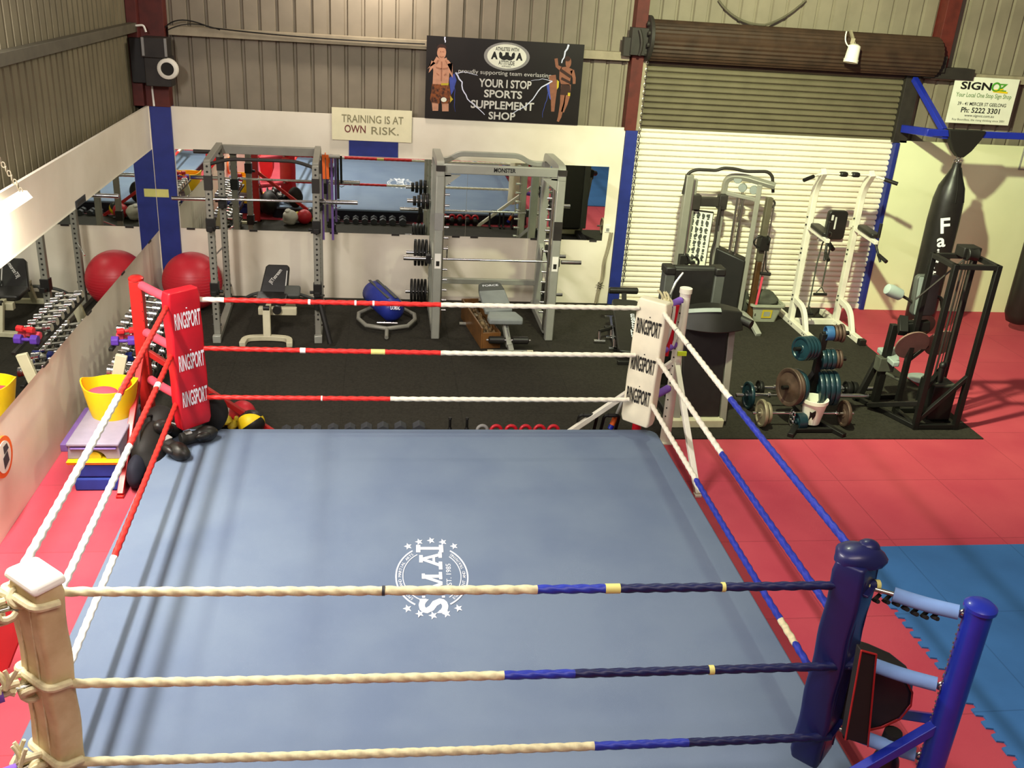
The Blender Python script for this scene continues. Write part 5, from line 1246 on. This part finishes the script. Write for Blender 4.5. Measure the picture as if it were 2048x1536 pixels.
# chin bar and cross beam
b = MB(); Pn = [(1366, 388), (1376, 346), (1392, 339), (1434, 341), (1446, 336), (1468, 337), (1490, 343), (1535, 343), (1545, 352), (1546, 385)]
yy = [YL + (-.07) * (p[0] - 1366) / 180 for p in Pn]
b.tube(round_path([at(*p, Y=y) for p, y in zip(Pn, yy)], .09, 5), .021, 12); b.build('chin_bar', 'dark_steel', r)
zb = at(1410, 403, Y=YL).z
b = MB(); b.box(lx - .02, 7.20, YL - .035, YL + .035, zb - .06, zb + .06); b.box(lx + .02, lx + .14, YL - .06, YL + .06, zb - .10, zb + .09); b.box(7.08, 7.19, YL - .06, YL + .06, zb - .09, zb + .10); b.build('cross_beam', 'dark_steel', r, bevel=.01)
b = MB(); b.bar((lx + .42, YL - .02, zb - .05), (lx + .42, YL - .02, zb - .30), .05, .03, (0, 1, 0)); b.build('hanger', 'dark_steel', r)
b = MB(); Pn = [(1441, 412), (1433, 455), (1432, 475), (1422, 505), (1420, 540), (1413, 560)]
b.tube(round_path([at(*p, Y=YL - .08) for p in Pn], .08, 4), .017, 10); b.build('hanging_bar', 'dark_steel', r)
# exercise chart
r = root('exercise_chart', 'white exercise chart of small figures hung on the cable machine', 'chart', (6.85, -.5, .6))
q = [at(1372, 418, Y=-.50), at(1426, 425, Y=-.50), at(1408, 535, Y=-.50), at(1356, 528, Y=-.50)]
b = MB(); 
def ch(u, v): return q[0] * (1 - u) * (1 - v) + q[1] * u * (1 - v) + q[2] * u * v + q[3] * (1 - u) * v
n_ = V((0, -1, 0))
b.add([p for p in q] + [p + n_ * .012 for p in q], [(0, 1, 2, 3), (7, 6, 5, 4), (0, 4, 5, 1), (1, 5, 6, 2), (2, 6, 7, 3), (3, 7, 4, 0)]); b.build('sheet', 'sign_white', r, smooth=0)
b = MB()
for i in range(5):
    for j in range(8):
        if j == 7 and i > 1: continue
        u, v = .10 + .185 * i, .07 + .125 * j
        c = ch(u, v) + n_ * .0135; w = .026
        rnd = random.Random(i * 10 + j)
        P = []
        for a in range(9): rad = w * rnd.uniform(.6, 1.25); P.append((rad * math.cos(2 * PI * a / 9), 1.35 * rad * math.sin(2 * PI * a / 9)))
        b.prism(P, c, XX, ZZ, .001)
        b.prism([(-.012, -.05), (.02, -.05), (.016, -.03), (-.016, -.03)], c, XX, ZZ, .001)
b.build('figure_print', 'grey_vinyl_dark', r, smooth=0)
b = MB(); b.bar(q[0], q[1], .025, .02); b.bar(q[1], q[2], .022, .02, (0, 1, 0)); b.build('frame', 'dark_steel', r)

# ================================================================== FOLDED TREADMILL
r = root('treadmill', 'big dark treadmill folded upright behind the white ring post', 'treadmill', (6.0, -3.4, .012))
dk = [at(1328, 532, Y=-3.0), at(1448, 534, Y=-3.0)]
x0, x1, zt = 5.60, 6.22, 1.52
b = MB(); b.hexa([(x0 + .10, -3.38, .25), (x1 - .10, -3.38, .25), (x1 - .10, -3.28, .25), (x0 + .10, -3.28, .25), (x0 + .10, -3.38, zt - .01), (x1 - .10, -3.38, zt - .01), (x1 - .10, -3.28, zt - .01), (x0 + .10, -3.28, zt - .01)]); b.build('running_belt', 'black_vinyl', r, bevel=.006)
for x in (x0, x1 - .10): b = MB(); b.box(x, x + .10, -3.41, -3.26, .25, zt - .05); b.build('side_rail', 'grey_vinyl_dark', r, bevel=.01)
for x in (x0 - .005, x1 - .105): b = MB(); b.box(x, x + .11, -3.42, -3.24, zt - .06, zt + .02); b.build('end_cap', 'black_plastic', r, bevel=.015)
b = MB(); b.cyl((x0 + .1, -3.33, zt - .02), (x1 - .1, -3.33, zt - .02), .045, seg=14); b.build('rear_roller', 'black_plastic', r)
# uprights with front panel
fx0, fx1 = 5.77, 6.26
b = MB(); b.hexa([(fx0 + .05, -3.86, .10), (fx1 - .04, -3.86, .10), (fx1 - .04, -3.78, .10), (fx0 + .05, -3.78, .10), (fx0, -3.66, 1.05), (fx1 - .02, -3.66, 1.05), (fx1 - .02, -3.58, 1.05), (fx0, -3.58, 1.05)]); b.build('front_panel', 'black_vinyl', r, bevel=.015)
b = MB(); b.bar((fx1 - .005, -3.86, .06), (fx1 + .035, -3.60, 1.06), .07, .05, (0, 1, 0)); b.build('upright', 'grey_paint', r, bevel=.006)
b = MB(); b.bar((fx0 - .0, -3.86, .06), (fx0 - .03, -3.60, 1.06), .07, .05, (0, 1, 0)); b.build('upright', 'grey_paint', r, bevel=.006)
b = MB(); b.box(5.66, 6.25, -3.93, -3.80, .012, .10); b.build('base_bar', 'cream_paint', r, bevel=.01)
b = MB(); b.box(5.70, 5.80, -3.85, -2.9, .012, .09); b.box(6.15, 6.25, -3.85, -2.9, .012, .09); b.build('base_rail', 'black_plastic', r, bevel=.01)
b = MB(); b.prism([(.04 * math.cos(a * PI / 8), .016 * math.sin(a * PI / 8)) for a in range(16)], (6.08, -3.852 + .085, .33), XX, (0, .33, .94), .004); b.build('badge', 'grey_vinyl', r, smooth=0)
# console: curved head with side wings
b = MB(); N = 16; vs = []
c0 = at(1372, 618, Y=-3.72); c1 = at(1480, 632, Y=-3.72); cz = (c0.z + c1.z) / 2
for i in range(N + 1):
    u = i / N; x = c0.x - .02 + (c1.x - c0.x + .05) * u; dy = -.10 * math.sin(PI * u); dz = .055 * math.sin(PI * u) - .02
    for y, z in ((-3.79 + dy, cz - .16), (-3.60, cz - .16), (-3.56, cz + .02 + dz), (-3.70 + dy, cz + .02 + dz)): vs.append((x, y, z))
b.add(vs, [(i * 4 + j, i * 4 + (j + 1) % 4, (i + 1) * 4 + (j + 1) % 4, (i + 1) * 4 + j) for i in range(N) for j in range(4)] + [(3, 2, 1, 0), tuple(N * 4 + j for j in range(4))]); b.build('console', 'black_plastic', r, bevel=.012)
b = MB(); vs = []
for i in range(N + 1):
    u = i / N * .55 + .02; x = c0.x - .02 + (c1.x - c0.x + .05) * u; dy = -.10 * math.sin(PI * u); dz = .055 * math.sin(PI * u) - .02
    vs += [(x, -3.725 + dy, cz + .008 + dz), (x, -3.685 + dy, cz + .035 + dz)]
b.add(vs, [(2 * i, 2 * i + 2, 2 * i + 3, 2 * i + 1) for i in range(N)]); b.build('console_trim', 'grey_vinyl', r)
b = MB(); b.cyl((c1.x - .02, -3.66, cz - .06), (c1.x + .10, -3.80, cz - .09), .045, seg=14); b.build('handrail', 'black_plastic', r)

# ================================================================== TUB WITH CLOTH
c = at(1525, 640, Z=.012); 
r = root('storage_tub', 'pale grey plastic tub with a yellow label by the cable machine', 'tub', (c.x, c.y, .012))
b = MB(); vs = []; 
for z, w, d in ((.012, .16, .12), (.26, .215, .165), (.26, .20, .15), (.03, .15, .11)):
    for x, y in rr(2 * w, 2 * d, .04, 3): vs.append((c.x + x, c.y + .05 + y, z))
k = len(vs) // 4
b.add(vs, [(i * k + j, i * k + (j + 1) % k, (i + 1) * k + (j + 1) % k, (i + 1) * k + j) for i in range(3) for j in range(k)] + [tuple(range(k - 1, -1, -1)), tuple(3 * k + j for j in range(k))]); b.build('tub', 'tub_grey', r)
b = MB(); b.rtube([(c.x + x, c.y + .05 + y, .255) for x, y in rr(.46, .36, .05, 4)], .03, .03, True); b.build('rim', 'tub_grey', r)
b = MB(); b.prism([(-.07, -.06), (.07, -.06), (.07, .06), (-.07, .06)], (c.x - .0, c.y - .102, .135), XX, (0, -.18, 1), .003); b.prism([(-.045, -.035), (.045, -.035), (.045, .035), (-.045, .035)], (c.x, c.y - .106, .135), XX, (0, -.18, 1), .001)
b.m = [0] * 6 + [1] * 6; b.build('label_sticker', ['yellow_dull', 'tub_grey'], r, smooth=0)
r = root('folded_cloth', 'dark green-grey cloth piled in the pale plastic tub', 'cloth', (c.x, c.y, .2))
b = MB(); b.ball((c.x - .02, c.y + .06, .30), (.18, .13, .13), 24, 14, .22); b.build('cloth', 'cloth_dark', r)
r = root('folded_cloth', 'dark bundle squeezed between the tub and the cable machine', 'cloth', (c.x - .3, c.y, .0))
b = MB(); b.ball((c.x - .27, c.y + .16, .20), (.10, .10, .19), 20, 12, .15); b.build('cloth', 'cloth_dark', r)

# ================================================================== KNEE RAISE TOWER
r = root('knee_raise_tower', 'white knee raise and dip tower in front of the roller door', 'exercise tower', (8.6, -.9, .012))
VX = (8.30, 8.945); VY = -.69; TZ = 2.06
for x in VX:
    s = -1 if x < 8.6 else 1
    b = MB(); b.box(x - .04, x + .04, -1.44, -.26, .012, .085); b.build('base_rail', 'steel_white', r, bevel=.006)
    b = MB(); b.box(x - .045, x + .045, -1.52, -1.44, .012, .09).box(x - .042, x + .042, -.27, -.23, .012, .088); b.build('end_cap', 'black_plastic', r, bevel=.006)
    b = MB(); b.rtube(round_path([(x, VY, .08), (x, VY, 1.86), (x - .03, VY - .22, TZ + .05)], .35, 8), .09, .07, False, (1, 0, 0)); b.build('upright', 'steel_white', r, bevel=.006)
    b = MB(); b.rtube(round_path([(x, VY - .03, .36), (x, -1.02, .34), (x, -1.20, .06)], .22, 8), .075, .055, False, (1, 0, 0)); b.build('curved_brace', 'steel_white', r, bevel=.006)
    b = MB(); b.cyl((x - .03, VY - .20, TZ + .02), (x - .03 + s * .08, VY - .23, TZ + .0), .02, seg=10); b.cyl((x - .03 + s * .06, VY - .22, TZ + .01), (x - .03 + s * .27, VY - .32, TZ - .04), .016, seg=10); b.build('chin_handle', 'steel_white', r)
    b = MB(); b.cyl((x - .03 + s * .15, VY - .26, TZ - .012), (x - .03 + s * .30, VY - .335, TZ - .05), .024, seg=12); b.build('handle_grip', 'black_plastic', r)
    # forearm pad and dip handle
    az = 1.40
    b = MB(); b.bar((x, VY, az - .05), (x, VY - .62, az - .08), .05, .05); b.build('arm_bracket', 'steel_white', r, bevel=.005)
    b = MB(); b.rrect((x + .02, VY - .33, az - .035), XX, (0, 1, .06), .13, .42, .04, .055); b.build('arm_pad', 'black_vinyl', r, bevel=.012)
    b = MB(); b.cyl((x + s * .02, VY - .60, az - .02), (x + s * .02, VY - .60, az + .16), .02, seg=12); b.cyl((x, VY - .60, az - .1), (x + s * .05, VY - .72, az - .30), .016, seg=10); b.build('dip_handle', 'black_plastic', r)
    b = MB(); b.cyl((x + s * .03, VY - .68, az - .22), (x + s * .06, VY - .84, az - .26), .024, seg=12); b.build('lower_grip', 'black_plastic', r)
    b = MB()
    for z in (.36, .42, .9, 1.0, 1.06, 1.38, 1.48): b.cyl((x - .047, VY - .01, z), (x + .047, VY - .01, z), .012, seg=8)
    for y in (-.72, -.82, -1.18, -1.23): b.cyl((x - .043, y, .05), (x + .043, y, .05), .012, seg=8)
    b.build('bolt_row', 'hole_dark', r)
b = MB(); b.box(VX[0] + .03, VX[1] - .03, -.73, -.67, .012, .09); b.build('cross_brace', 'steel_white', r, bevel=.006)
b = MB(); b.box(VX[0] + .03, VX[1] - .03, VY - .02, VY + .03, 1.36, 1.45); b.build('upper_brace', 'steel_white', r, bevel=.006)
b = MB(); b.cyl((VX[0] - .03, VY - .20, TZ + .02), (VX[1] - .03, VY - .20, TZ + .02), .014, seg=10); b.build('top_bar', 'steel_white', r)
for x in (8.54, 8.70): b = MB(); b.box(x - .05, x + .05, VY - .24, VY - .16, TZ - .01, TZ + .05); b.build('top_grip', 'black_plastic', r, bevel=.02)
b = MB(); b.rrect((8.60, VY - .10, 1.42), XX, ZZ, .26, .38, .05, .08); b.build('back_pad', 'black_vinyl', r, bevel=.015, segs=3)
b = MB(); b.rrect((8.52, VY - .182, 1.52), XX, ZZ, .03, .07, .006, .002); b.rrect((8.57, VY - .182, 1.45), XX, ZZ, .022, .16, .006, .002); b.build('lettering', 'print_silver', r, smooth=0)
b = MB(); b.bar((8.44, VY - .05, 1.20), (8.78, VY - .05, 1.20), .04, .05); b.bar((8.46, VY, 1.40), (8.46, VY - .05, 1.20), .04, .04); b.build('pad_frame', 'steel_white', r, bevel=.004)
b = MB(); b.cyl((8.58, VY - .06, 1.17), (8.58, VY - .24, 1.12), .03, seg=12); b.build('hook_peg', 'black_plastic', r)
# resistance tube hung over the peg
r = root('resistance_tube', 'dark resistance tube with stirrup handles hung on the white tower', 'exercise tube', (8.56, -.9, .6))
Pn = [(1616, 618), (1622, 590), (1633, 530), (1646, 483), (1655, 480), (1661, 490), (1653, 530), (1644, 572)]
Yt = VY - .20
b = MB(); b.tube(round_path([at(*p, Y=Yt) for p in Pn], .06, 5), .0105, 8); b.build('tube', 'cloth_dark', r)
def stirrup(px, py, w):
    b = MB(); c = at(px, py, Y=Yt); b.tube([c, c + V((-w / 2, 0, -.10)), c + V((w / 2, 0, -.10)), c], .009, 6); b.build('strap', 'cloth_dark', r)
    b = MB(); b.cyl(c + V((-w / 2 - .02, 0, -.10)), c + V((w / 2 + .02, 0, -.10)), .02, seg=12); b.build('grip', 'black_plastic', r)
stirrup(1643, 574, .14); stirrup(1619, 613, .10)

# ================================================================== PLATE TREE
r = root('plate_tree', 'black plate tree rack loaded with teal and rusty plates', 'plate rack', (7.2, -3.75, .012))
PTX, PTY = 7.22, -3.72
b = MB(); b.bar((PTX, PTY, .03), (PTX + .02, PTY, .98), .07, .07, (0, 1, 0)); b.build('mast', 'iron_black', r, bevel=.006)
b = MB(); b.bar((PTX - .02, PTY, .06), (PTX - .34, PTY - .42, .03), .06, .05); b.bar((PTX + .02, PTY, .06), (PTX + .24, PTY - .42, .03), .06, .05); b.bar((PTX, PTY, .05), (PTX + .02, PTY + .40, .03), .06, .05); b.bar((PTX - .25, PTY - .3, .04), (PTX + .18, PTY - .3, .04), .05, .04); b.build('base', 'iron_black', r, bevel=.005)
b = MB(); b.bar((PTX - .0, PTY, .55), (PTX - .17, PTY - .1, .35), .05, .05); b.build('arm_brace', 'iron_black', r)
ptag = r
def horn(z, dx, L, name='horn', dy=-.03):
    p = V((PTX, PTY, z)); q = p + V((dx * L, dy, .02)); b = MB(); b.cyl(p, q, .022, seg=14); b.build('horn', 'iron_black', ptag); return p, (q - p).normalized()
def load(z, dx, items, txt, grp, dy=-.03, start=.06):
    p, d = horn(z, dx, start + sum(i[1] + .008 for i in items) + .05, dy=dy)
    u = start
    for k, (R, t, m, nmx) in enumerate(items):
        plate(f'{nmx} plate on the {txt} of the plate tree, {ordn[k]} from the mast', p + d * (u + t / 2), d, R, t, m, grp); u += t + .008
load(.83, -1, [(.125, .036, 'plate_teal', 'teal')] * 4, 'upper left horn', 'teal plates on the upper left horn', dy=-.12, start=.10)
load(.98, 1, [(.075, .075, 'plate_blue', 'blue')] + [(.085, .026, 'plate_rust', 'rusty')] * 2 + [(.095, .026, 'plate_rust', 'larger rusty')], 'top right horn', 'small plates on the top right horn', start=.03)
load(.70, 1, [(.11, .04, 'plate_teal', 'dark teal')] * 3 + [(.10, .026, 'plate_rust', 'rusty')] * 2, 'middle right horn', 'plates on the middle right horn', start=.03)
load(.40, -1, [(.19, .045, 'plate_teal', 'dark teal'), (.19, .034, 'plate_rust', 'rusty'), (.20, .034, 'plate_rust', 'big rusty')], 'lower left horn', 'big plates on the lower left horn', dy=-.10, start=.18)
load(.38, 1, [(.19, .045, 'plate_teal', 'dark teal')] * 4, 'lower right horn', 'big teal plates on the lower right horn', start=.04)
# white bucket in the middle
c = at(1607, 838, Z=.012)
r = root('bucket', 'white plastic bucket with dark markings standing in the plate tree', 'bucket', (PTX - .03, -4.0, .05))
bc = V((PTX - .03, PTY - .19, .075))
b = MB(); b.lathe(bc, bc + V((0, 0, .27)), [(0, .085), (.85, .125), (.86, .135), (1, .135), (1, .122), (.1, .08)], 26); b.build('bucket', 'sign_white', r)
b = MB(); b.prism([(-.05, -.06), (-.02, -.02), (.0, -.06), (.03, .0), (.01, .05), (-.03, .03), (-.06, .05), (-.05, 0)], bc + V((-.04, -.108, .13)), (1, .25, 0), (0, -.14, 1), .003); b.build('bucket_print', 'hole_dark', r, smooth=0)
# dumbbell ends, collars in front
r = root('spring_collars', 'pair of chrome collars on the plate tree base', 'collar', (7.0, -4.0, .05)); c = at(1584, 838, Z=.10)
b = MB()
for k in range(3): b.torus(c + V((0, .0, .05 * k - .04)), (1, .2, .2), .035, .011, 16, 8)
b.build('collar', 'chrome', r)
plate('dark teal small plate lying against the plate tree base', at(1600, 842, Z=.10) + V((0, -.0, 0)), (1, .1, .0), .09, .09, 'plate_teal')
# small barbell with pale plates in front
p, q = at(1505, 826, Z=.16), at(1706, 826, Z=.16); q.y = p.y
rb2 = barbell('barbell', 'short barbell with pale plates on the floor at the plate tree foot', p, q, .20, .013, .0145)
plate('pale rusty plate on the left end of the short floor barbell', p + V((.10, 0, 0)), XX, .145, .035, 'plate_pale')
plate('pale rusty plate second on the left end of the short floor barbell', p + V((.155, 0, 0)), XX, .115, .03, 'plate_pale')
plate('rusty plate on the right end of the short floor barbell', q - V((.10, 0, 0)), XX, .14, .035, 'plate_rust')
# two barbells behind
p, q = at(1462, 778, Z=.155), at(1730, 786, Z=.155); q.y = p.y = -3.42; 
rb3 = barbell('barbell', 'long barbell behind the plate tree with a teal plate on its left end', p, q, .38, .013, .022)
plate('teal plate on the left end of the long barbell by the treadmill', p + V((.14, 0, 0)), XX, .15, .035, 'plate_teal')
p2, q2 = at(1500, 777, Z=.10), at(1746, 777, Z=.10); q2.y = p2.y = -3.1
rb4 = barbell('barbell', 'long barbell farthest behind the plate tree with black plates on its right end', p2 + V((-.1, 0, -.0)), q2, .40, .013, .022)
for k in range(2): plate(f'small black plate on the right end of the farthest barbell, {ordn[k]} from the tip', q2 - V((.24 + .07 * k, 0, 0)), XX, .088, .05, 'iron_black')
plate('small black plate on the left end of the farthest barbell', p2 + V((.12, 0, 0)), XX, .088, .04, 'iron_black')

# ================================================================== BLACK MULTI GYM
r = root('lat_machine', 'black steel-frame weight machine with grey pads at the mat corner', 'weight machine', (8.5, -3.7, .012))
TX0, TX1, TY0, TY1, TH = 8.335, 8.79, -3.94, -3.53, 1.80
for x in (TX0, TX1):
    for y in (TY0, TY1):
        b = MB(); b.bar((x, y, .012), (x, y, TH), .055, .055, (0, 1, 0)); b.build('post', 'iron_black', r, bevel=.005)
for p, q in (((TX0, TY0), (TX1, TY0)), ((TX1, TY0), (TX1, TY1)), ((TX1, TY1), (TX0, TY1)), ((TX0, TY1), (TX0, TY0))):
    b = MB(); b.bar((*p, TH - .025), (*q, TH - .025), .05, .05); b.build('top_rail', 'black_plastic', r, bevel=.005)
    b = MB(); b.bar((*p, .045), (*q, .045), .05, .05); b.build('base_rail', 'iron_black', r, bevel=.005)
for x in (8.57, 8.66): b = MB(); b.cyl((x, -3.70, .1), (x, -3.70, TH - .03), .011, seg=8); b.build('guide_rod', 'dark_steel', r)
b = MB(); b.cyl((8.61, -3.70, .55), (8.61, -3.70, TH), .005, seg=6); b.build('cable', 'strap_black', r)
b = MB(); b.box(8.50, 8.76, -3.86, -3.58, .08, .46); b.build('weight_stack', 'iron_black', r, bevel=.008)
b = MB(); b.box(8.51, 8.75, -3.85, -3.59, .46, .475); b.build('stack_top', 'cloth_dark', r)
b = MB(); b.cyl((8.60, -3.76, .475), (8.60, -3.76, .66), .035, seg=12); b.ball((8.60, -3.76, .66), .042, 14, 8); b.build('stack_knob', 'black_plastic', r)
b = MB(); b.box(8.56, 8.75, -3.68, -3.52, TH - .01, TH + .10); b.lathe((8.60, -3.66, TH + .03), (8.72, -3.66, TH + .03), [(0, .07), (.5, .055), (1, .07)], 18); b.build('pulley_block', 'black_plastic', r, bevel=.01)
b = MB(); b.cyl((8.60, -3.66, TH - .02), (8.20, -3.62, 1.33), .009, seg=6); b.build('pull_cable', 'dark_steel', r)
b = MB(); b.bar((TX0, TY0 + .02, .30), (8.05, -3.45, .06), .05, .05); b.bar((TX1, TY0, .62), (TX0, TY0, .10), .045, .045); b.bar((TX0, TY1, .62), (TX0 + .18, TY1, .80), .04, .04); b.bar((TX0, TY0, .45), (TX1, TY1, .62), .045, .045); b.build('diagonal_brace', 'iron_black', r, bevel=.004)
# floor frame toward the seat
b = MB(); b.bar((TX0, TY0, .04), (8.05, -3.22, .04), .05, .05); b.bar((8.00, -3.22, .04), (8.6, -3.15, .04), .05, .05); b.bar((8.03, -3.25, .04), (8.20, -3.2, .5), .07, .05, (0, 1, 0)); b.build('floor_frame', 'iron_black', r, bevel=.005)
# seat column, beam, pads
s0 = at(1815, 800, Z=.1)
b = MB(); b.bar((8.19, -3.33, .05), (8.22, -3.32, .95), .075, .075, (0, 1, 0)); b.build('seat_column', 'iron_black', r, bevel=.005)
zb = at(1840, 650, Y=-3.5).z
b = MB(); b.bar(at(1797, 655, Y=-3.45), (TX0 + .16, -3.50, zb), .09, .10); b.bar(at(1806, 635, Y=-3.4), at(1806, 667, Y=-3.55), .09, .09); b.box(8.22, 8.5, -3.48, -3.42, zb - .03, zb + .03); b.build('press_beam', 'iron_black', r, bevel=.006)
bp_ = [at(1829, 547, Y=-3.36), at(1877, 547, Y=-3.36), at(1862, 628, Y=-3.36), at(1816, 628, Y=-3.36)]
cx = sum((p for p in bp_), V()) / 4
b = MB(); b.rrect(cx, (bp_[1] - bp_[0]).normalized(), (bp_[0] - bp_[3]).normalized(), (bp_[1] - bp_[0]).length, (bp_[0] - bp_[3]).length, .05, .07); b.build('back_pad', 'grey_vinyl_dark', r, bevel=.015, segs=3)
b = MB(); b.rrect(cx + V((-.085, -.075, .0)), XX, (bp_[0] - bp_[3]).normalized(), .06, (bp_[0] - bp_[3]).length * .92, .02, .004); b.build('pad_side', 'vinyl_light', r)
se = at(1782, 707, Z=.60)
b = MB(); P = [at(1755, 694, Z=.60), at(1797, 692, Z=.60), at(1800, 724, Z=.60), at(1787, 724, Z=.60)]
b.add(P + [p - V((0, 0, .06)) for p in P], [(3, 2, 1, 0), (4, 5, 6, 7)] + [(i, (i + 1) % 4, (i + 1) % 4 + 4, i + 4) for i in range(4)]); b.build('seat', 'vinyl_light', r, bevel=.012)
def fromroller(pa, pb, arm):
    a, c = at(*pa, Y=-3.4), at(*pb, Y=-3.4); b = MB(); b.lathe(a, c, [(0, .03), (.04, .055), (.3, .066), (.9, .06), (1, .04)], 16); b.build('foam_roller', 'vinyl_light', r)
    b = MB(); b.tube(round_path([c] + [at(*p, Y=-3.4) for p in arm], .05, 4), .015, 8); b.build('roller_arm', 'dark_steel', r)
fromroller((1773, 577), (1803, 591), [(1822, 602), (1831, 610), (1830, 625)])
b = MB(); b.tube(round_path([at(1870, 592, Y=-3.4), at(1883, 597, Y=-3.4), at(1885, 615, Y=-3.4)], .03, 4), .022, 8); b.build('roller_arm', 'black_plastic', r)
for k, (px, py, R, Yd) in enumerate(((1842, 652, .15, -3.36), (1824, 690, .18, -3.56), (1880, 686, .17, -3.44))):
    c = at(px, py, Y=Yd); b = MB(); b.cyl(c + V((0, -.008, -.003)), c + V((0, .008, .003)), R, seg=36); b.build('cam_disc', 'disc_brown', r)
b = MB(); b.box(8.12, 8.30, -3.38, -3.26, .42, .58); b.bar((8.2, -3.4, .42), (8.36, -3.48, .36), .04, .03); b.build('seat_bracket', 'cloth_dark', r, bevel=.01)
c = at(1842, 758, Z=.06)
b = MB(); b.rrect(c, (1, .05, 0), (0, 1, 0), .30, .30, .12, .02); b.build('foot_plate', 'vinyl_light', r, bevel=.006)

# ================================================================== HANGING BAGS
r = root('bag_bracket', 'blue steel bracket and long beam holding the hanging bags', 'bracket', (10.5, -1, 2.6))
bz = 2.655
b = MB(); b.bar((9.45, -1.0, bz), (12.6, -1.0, bz + .02), .06, .08); b.build('beam', 'blue_steel', r, bevel=.006)
b = MB(); b.bar((9.70, -.02, 2.56), (9.72, -1.0, bz - .02), .08, .10); b.build('arm', 'blue_steel', r, bevel=.006)
t0 = at(1829, 158, Y=-.03); t1 = at(1857, 252, Y=-.86)
b = MB(); b.bar(t0, (9.74, -.9, bz + .02), .07, .07); b.build('stay', 'blue_steel', r, bevel=.006)
r = root('banana_bag', 'long black banana bag with white lettering hanging before the pale wall', 'punch bag', (9.98, -1, .2))
# strap wrapped over the beam
b = MB(); b.prism([(-.25, .06), (.25, .06), (.21, -.05), (.12, -.19), (.035, -.27), (-.035, -.27), (-.12, -.19), (-.21, -.05)], (9.965, -1.055, bz - .01), XX, ZZ, -.11); b.build('hanging_strap', 'strap_black', r, bevel=.01)
b = MB(); b.torus((9.965, -1.0, 2.375), (0, 1, 0), .028, .008, 16, 6)
for k in range(3): b.torus((9.965 + (k - 1) * .035, -1.0, 2.315), (1, 0, 0) if k % 2 else (0, 1, .3), .026, .006, 14, 6, .7)
b.build('swivel', 'chrome', r)
b = MB(); b.lathe((9.965, -1, 2.30), (9.965, -1, .18), [(0, .05), (.03, .055), (.08, .10), (.14, .158), (.22, .188), (.35, .198), (.8, .192), (.97, .185), (1, .14)], 32); b.build('bag_body', 'black_vinyl', r, smooth=60)
b = MB()
for a in (-95, -50): b.tube([(9.965 + R * math.cos(math.radians(a)), -1 + R * math.sin(math.radians(a)), z) for z, R in ((2.25, .06), (2.13, .104), (2.0, .162), (1.83, .192))], .007, 6)
b.build('seam', 'strap_black', r)
b = MB(); 
for k, (ch_, hh, dz) in enumerate((('F', .20, 0), ('a', .12, .22), ('i', .13, .37), ('r', .11, .51), ('t', .12, .64), ('e', .10, .77), ('x', .10, .89))):
    a = math.radians(-112); n_ = V((math.cos(a), math.sin(a), 0)); c = V((9.965, -1, 1.54 - dz)) + n_ * .203
    x_ = V((-n_.y, n_.x, 0)); b.text(ch_, c, (x_ + V((0, 0, .22))), (V((0, 0, 1)) - x_ * .22), None, hh, .02, .004)
b.build('lettering', 'white_print', r, smooth=0)
r = root('punch_bag', 'black punch bag at the right picture border over the red mat', 'punch bag', (12.0, -.8, .1))
c = at(2058, 560, Y=-.8)
b = MB(); b.lathe((c.x, -.8, 1.6), (c.x, -.8, .11), [(0, .15), (.03, .19), (.9, .19), (.98, .15), (1, .07)], 30); b.build('bag_body', 'black_vinyl', r, smooth=60)
b = MB()
for a in (0, 90, 180, 270): b.cyl((c.x + .15 * math.cos(math.radians(a)), -.8 + .15 * math.sin(math.radians(a)), 1.58), (c.x, -.9, 2.3), .006, seg=6)
b.cyl((c.x, -.9, 2.3), (c.x, -1.0, 2.64), .008, seg=6); b.build('hanging_chain', 'chrome_dull', r)
# ================================================================== LIGHT
def area(name, loc, target, sx, sy, power, colr):
    l = bpy.data.lights.new(name, 'AREA'); l.shape = 'RECTANGLE'; l.size = sx; l.size_y = sy; l.energy = power; l.color = colr
    o = bpy.data.objects.new(name, l); col.objects.link(o); o.location = loc
    o.rotation_euler = (V(target) - V(loc)).to_track_quat('-Z', 'Y').to_euler(); return o
def spotl(name, loc, power, colr, size=.15):
    l = bpy.data.lights.new(name, 'POINT'); l.energy = power; l.color = colr; l.shadow_soft_size = size
    o = bpy.data.objects.new(name, l); col.objects.link(o); o.location = loc; return o
WARM = (1, .87, .68)
def flood(name, loc, target, power, colr, ang, blend, size):
    l = bpy.data.lights.new(name, 'SPOT'); l.energy = power; l.color = colr; l.shadow_soft_size = size; l.spot_size = math.radians(ang); l.spot_blend = blend
    o = bpy.data.objects.new(name, l); col.objects.link(o); o.location = loc
    o.rotation_euler = (V(target) - V(loc)).to_track_quat('-Z', 'Y').to_euler(); return o
flood('high_bay_lamp', (5.3, -5.3, 5.3), (10.4, -.4, 1.4), 2600, (.92, 1, .62), 112, 1, .09)
spotl('high_bay_lamp', (5.45, -5.2, 5.2), 190, (.92, 1, .70), .09)
spotl('high_bay_lamp', (2.75, -.55, 4.45), 150, (1, .88, .76), .15)
area('tube_lamp', (.25, -7.2, 4.6), (2.4, -7.0, 0), 3.0, .10, 400, (1, .95, .92), )
area('batten_lamp', (.2, -5.65, 2.38), (.02, -5.65, 1.2), 1.25, .08, 80, (1, .94, .78))
area('rear_fill', (4.0, -11.0, 5.6), (3.5, -5, 0), 4.0, 1.2, 185, (1, .86, .80))  # pinkish fill light added from the camera side, not a fitting of the gym
w = bpy.data.worlds.new('world'); scn.world = w; w.use_nodes = True
w.node_tree.nodes['Background'].inputs['Color'].default_value = (1, .86, .74, 1)
w.node_tree.nodes['Background'].inputs['Strength'].default_value = .17
scn.view_settings.view_transform = 'Standard'
scn.view_settings.exposure = .1
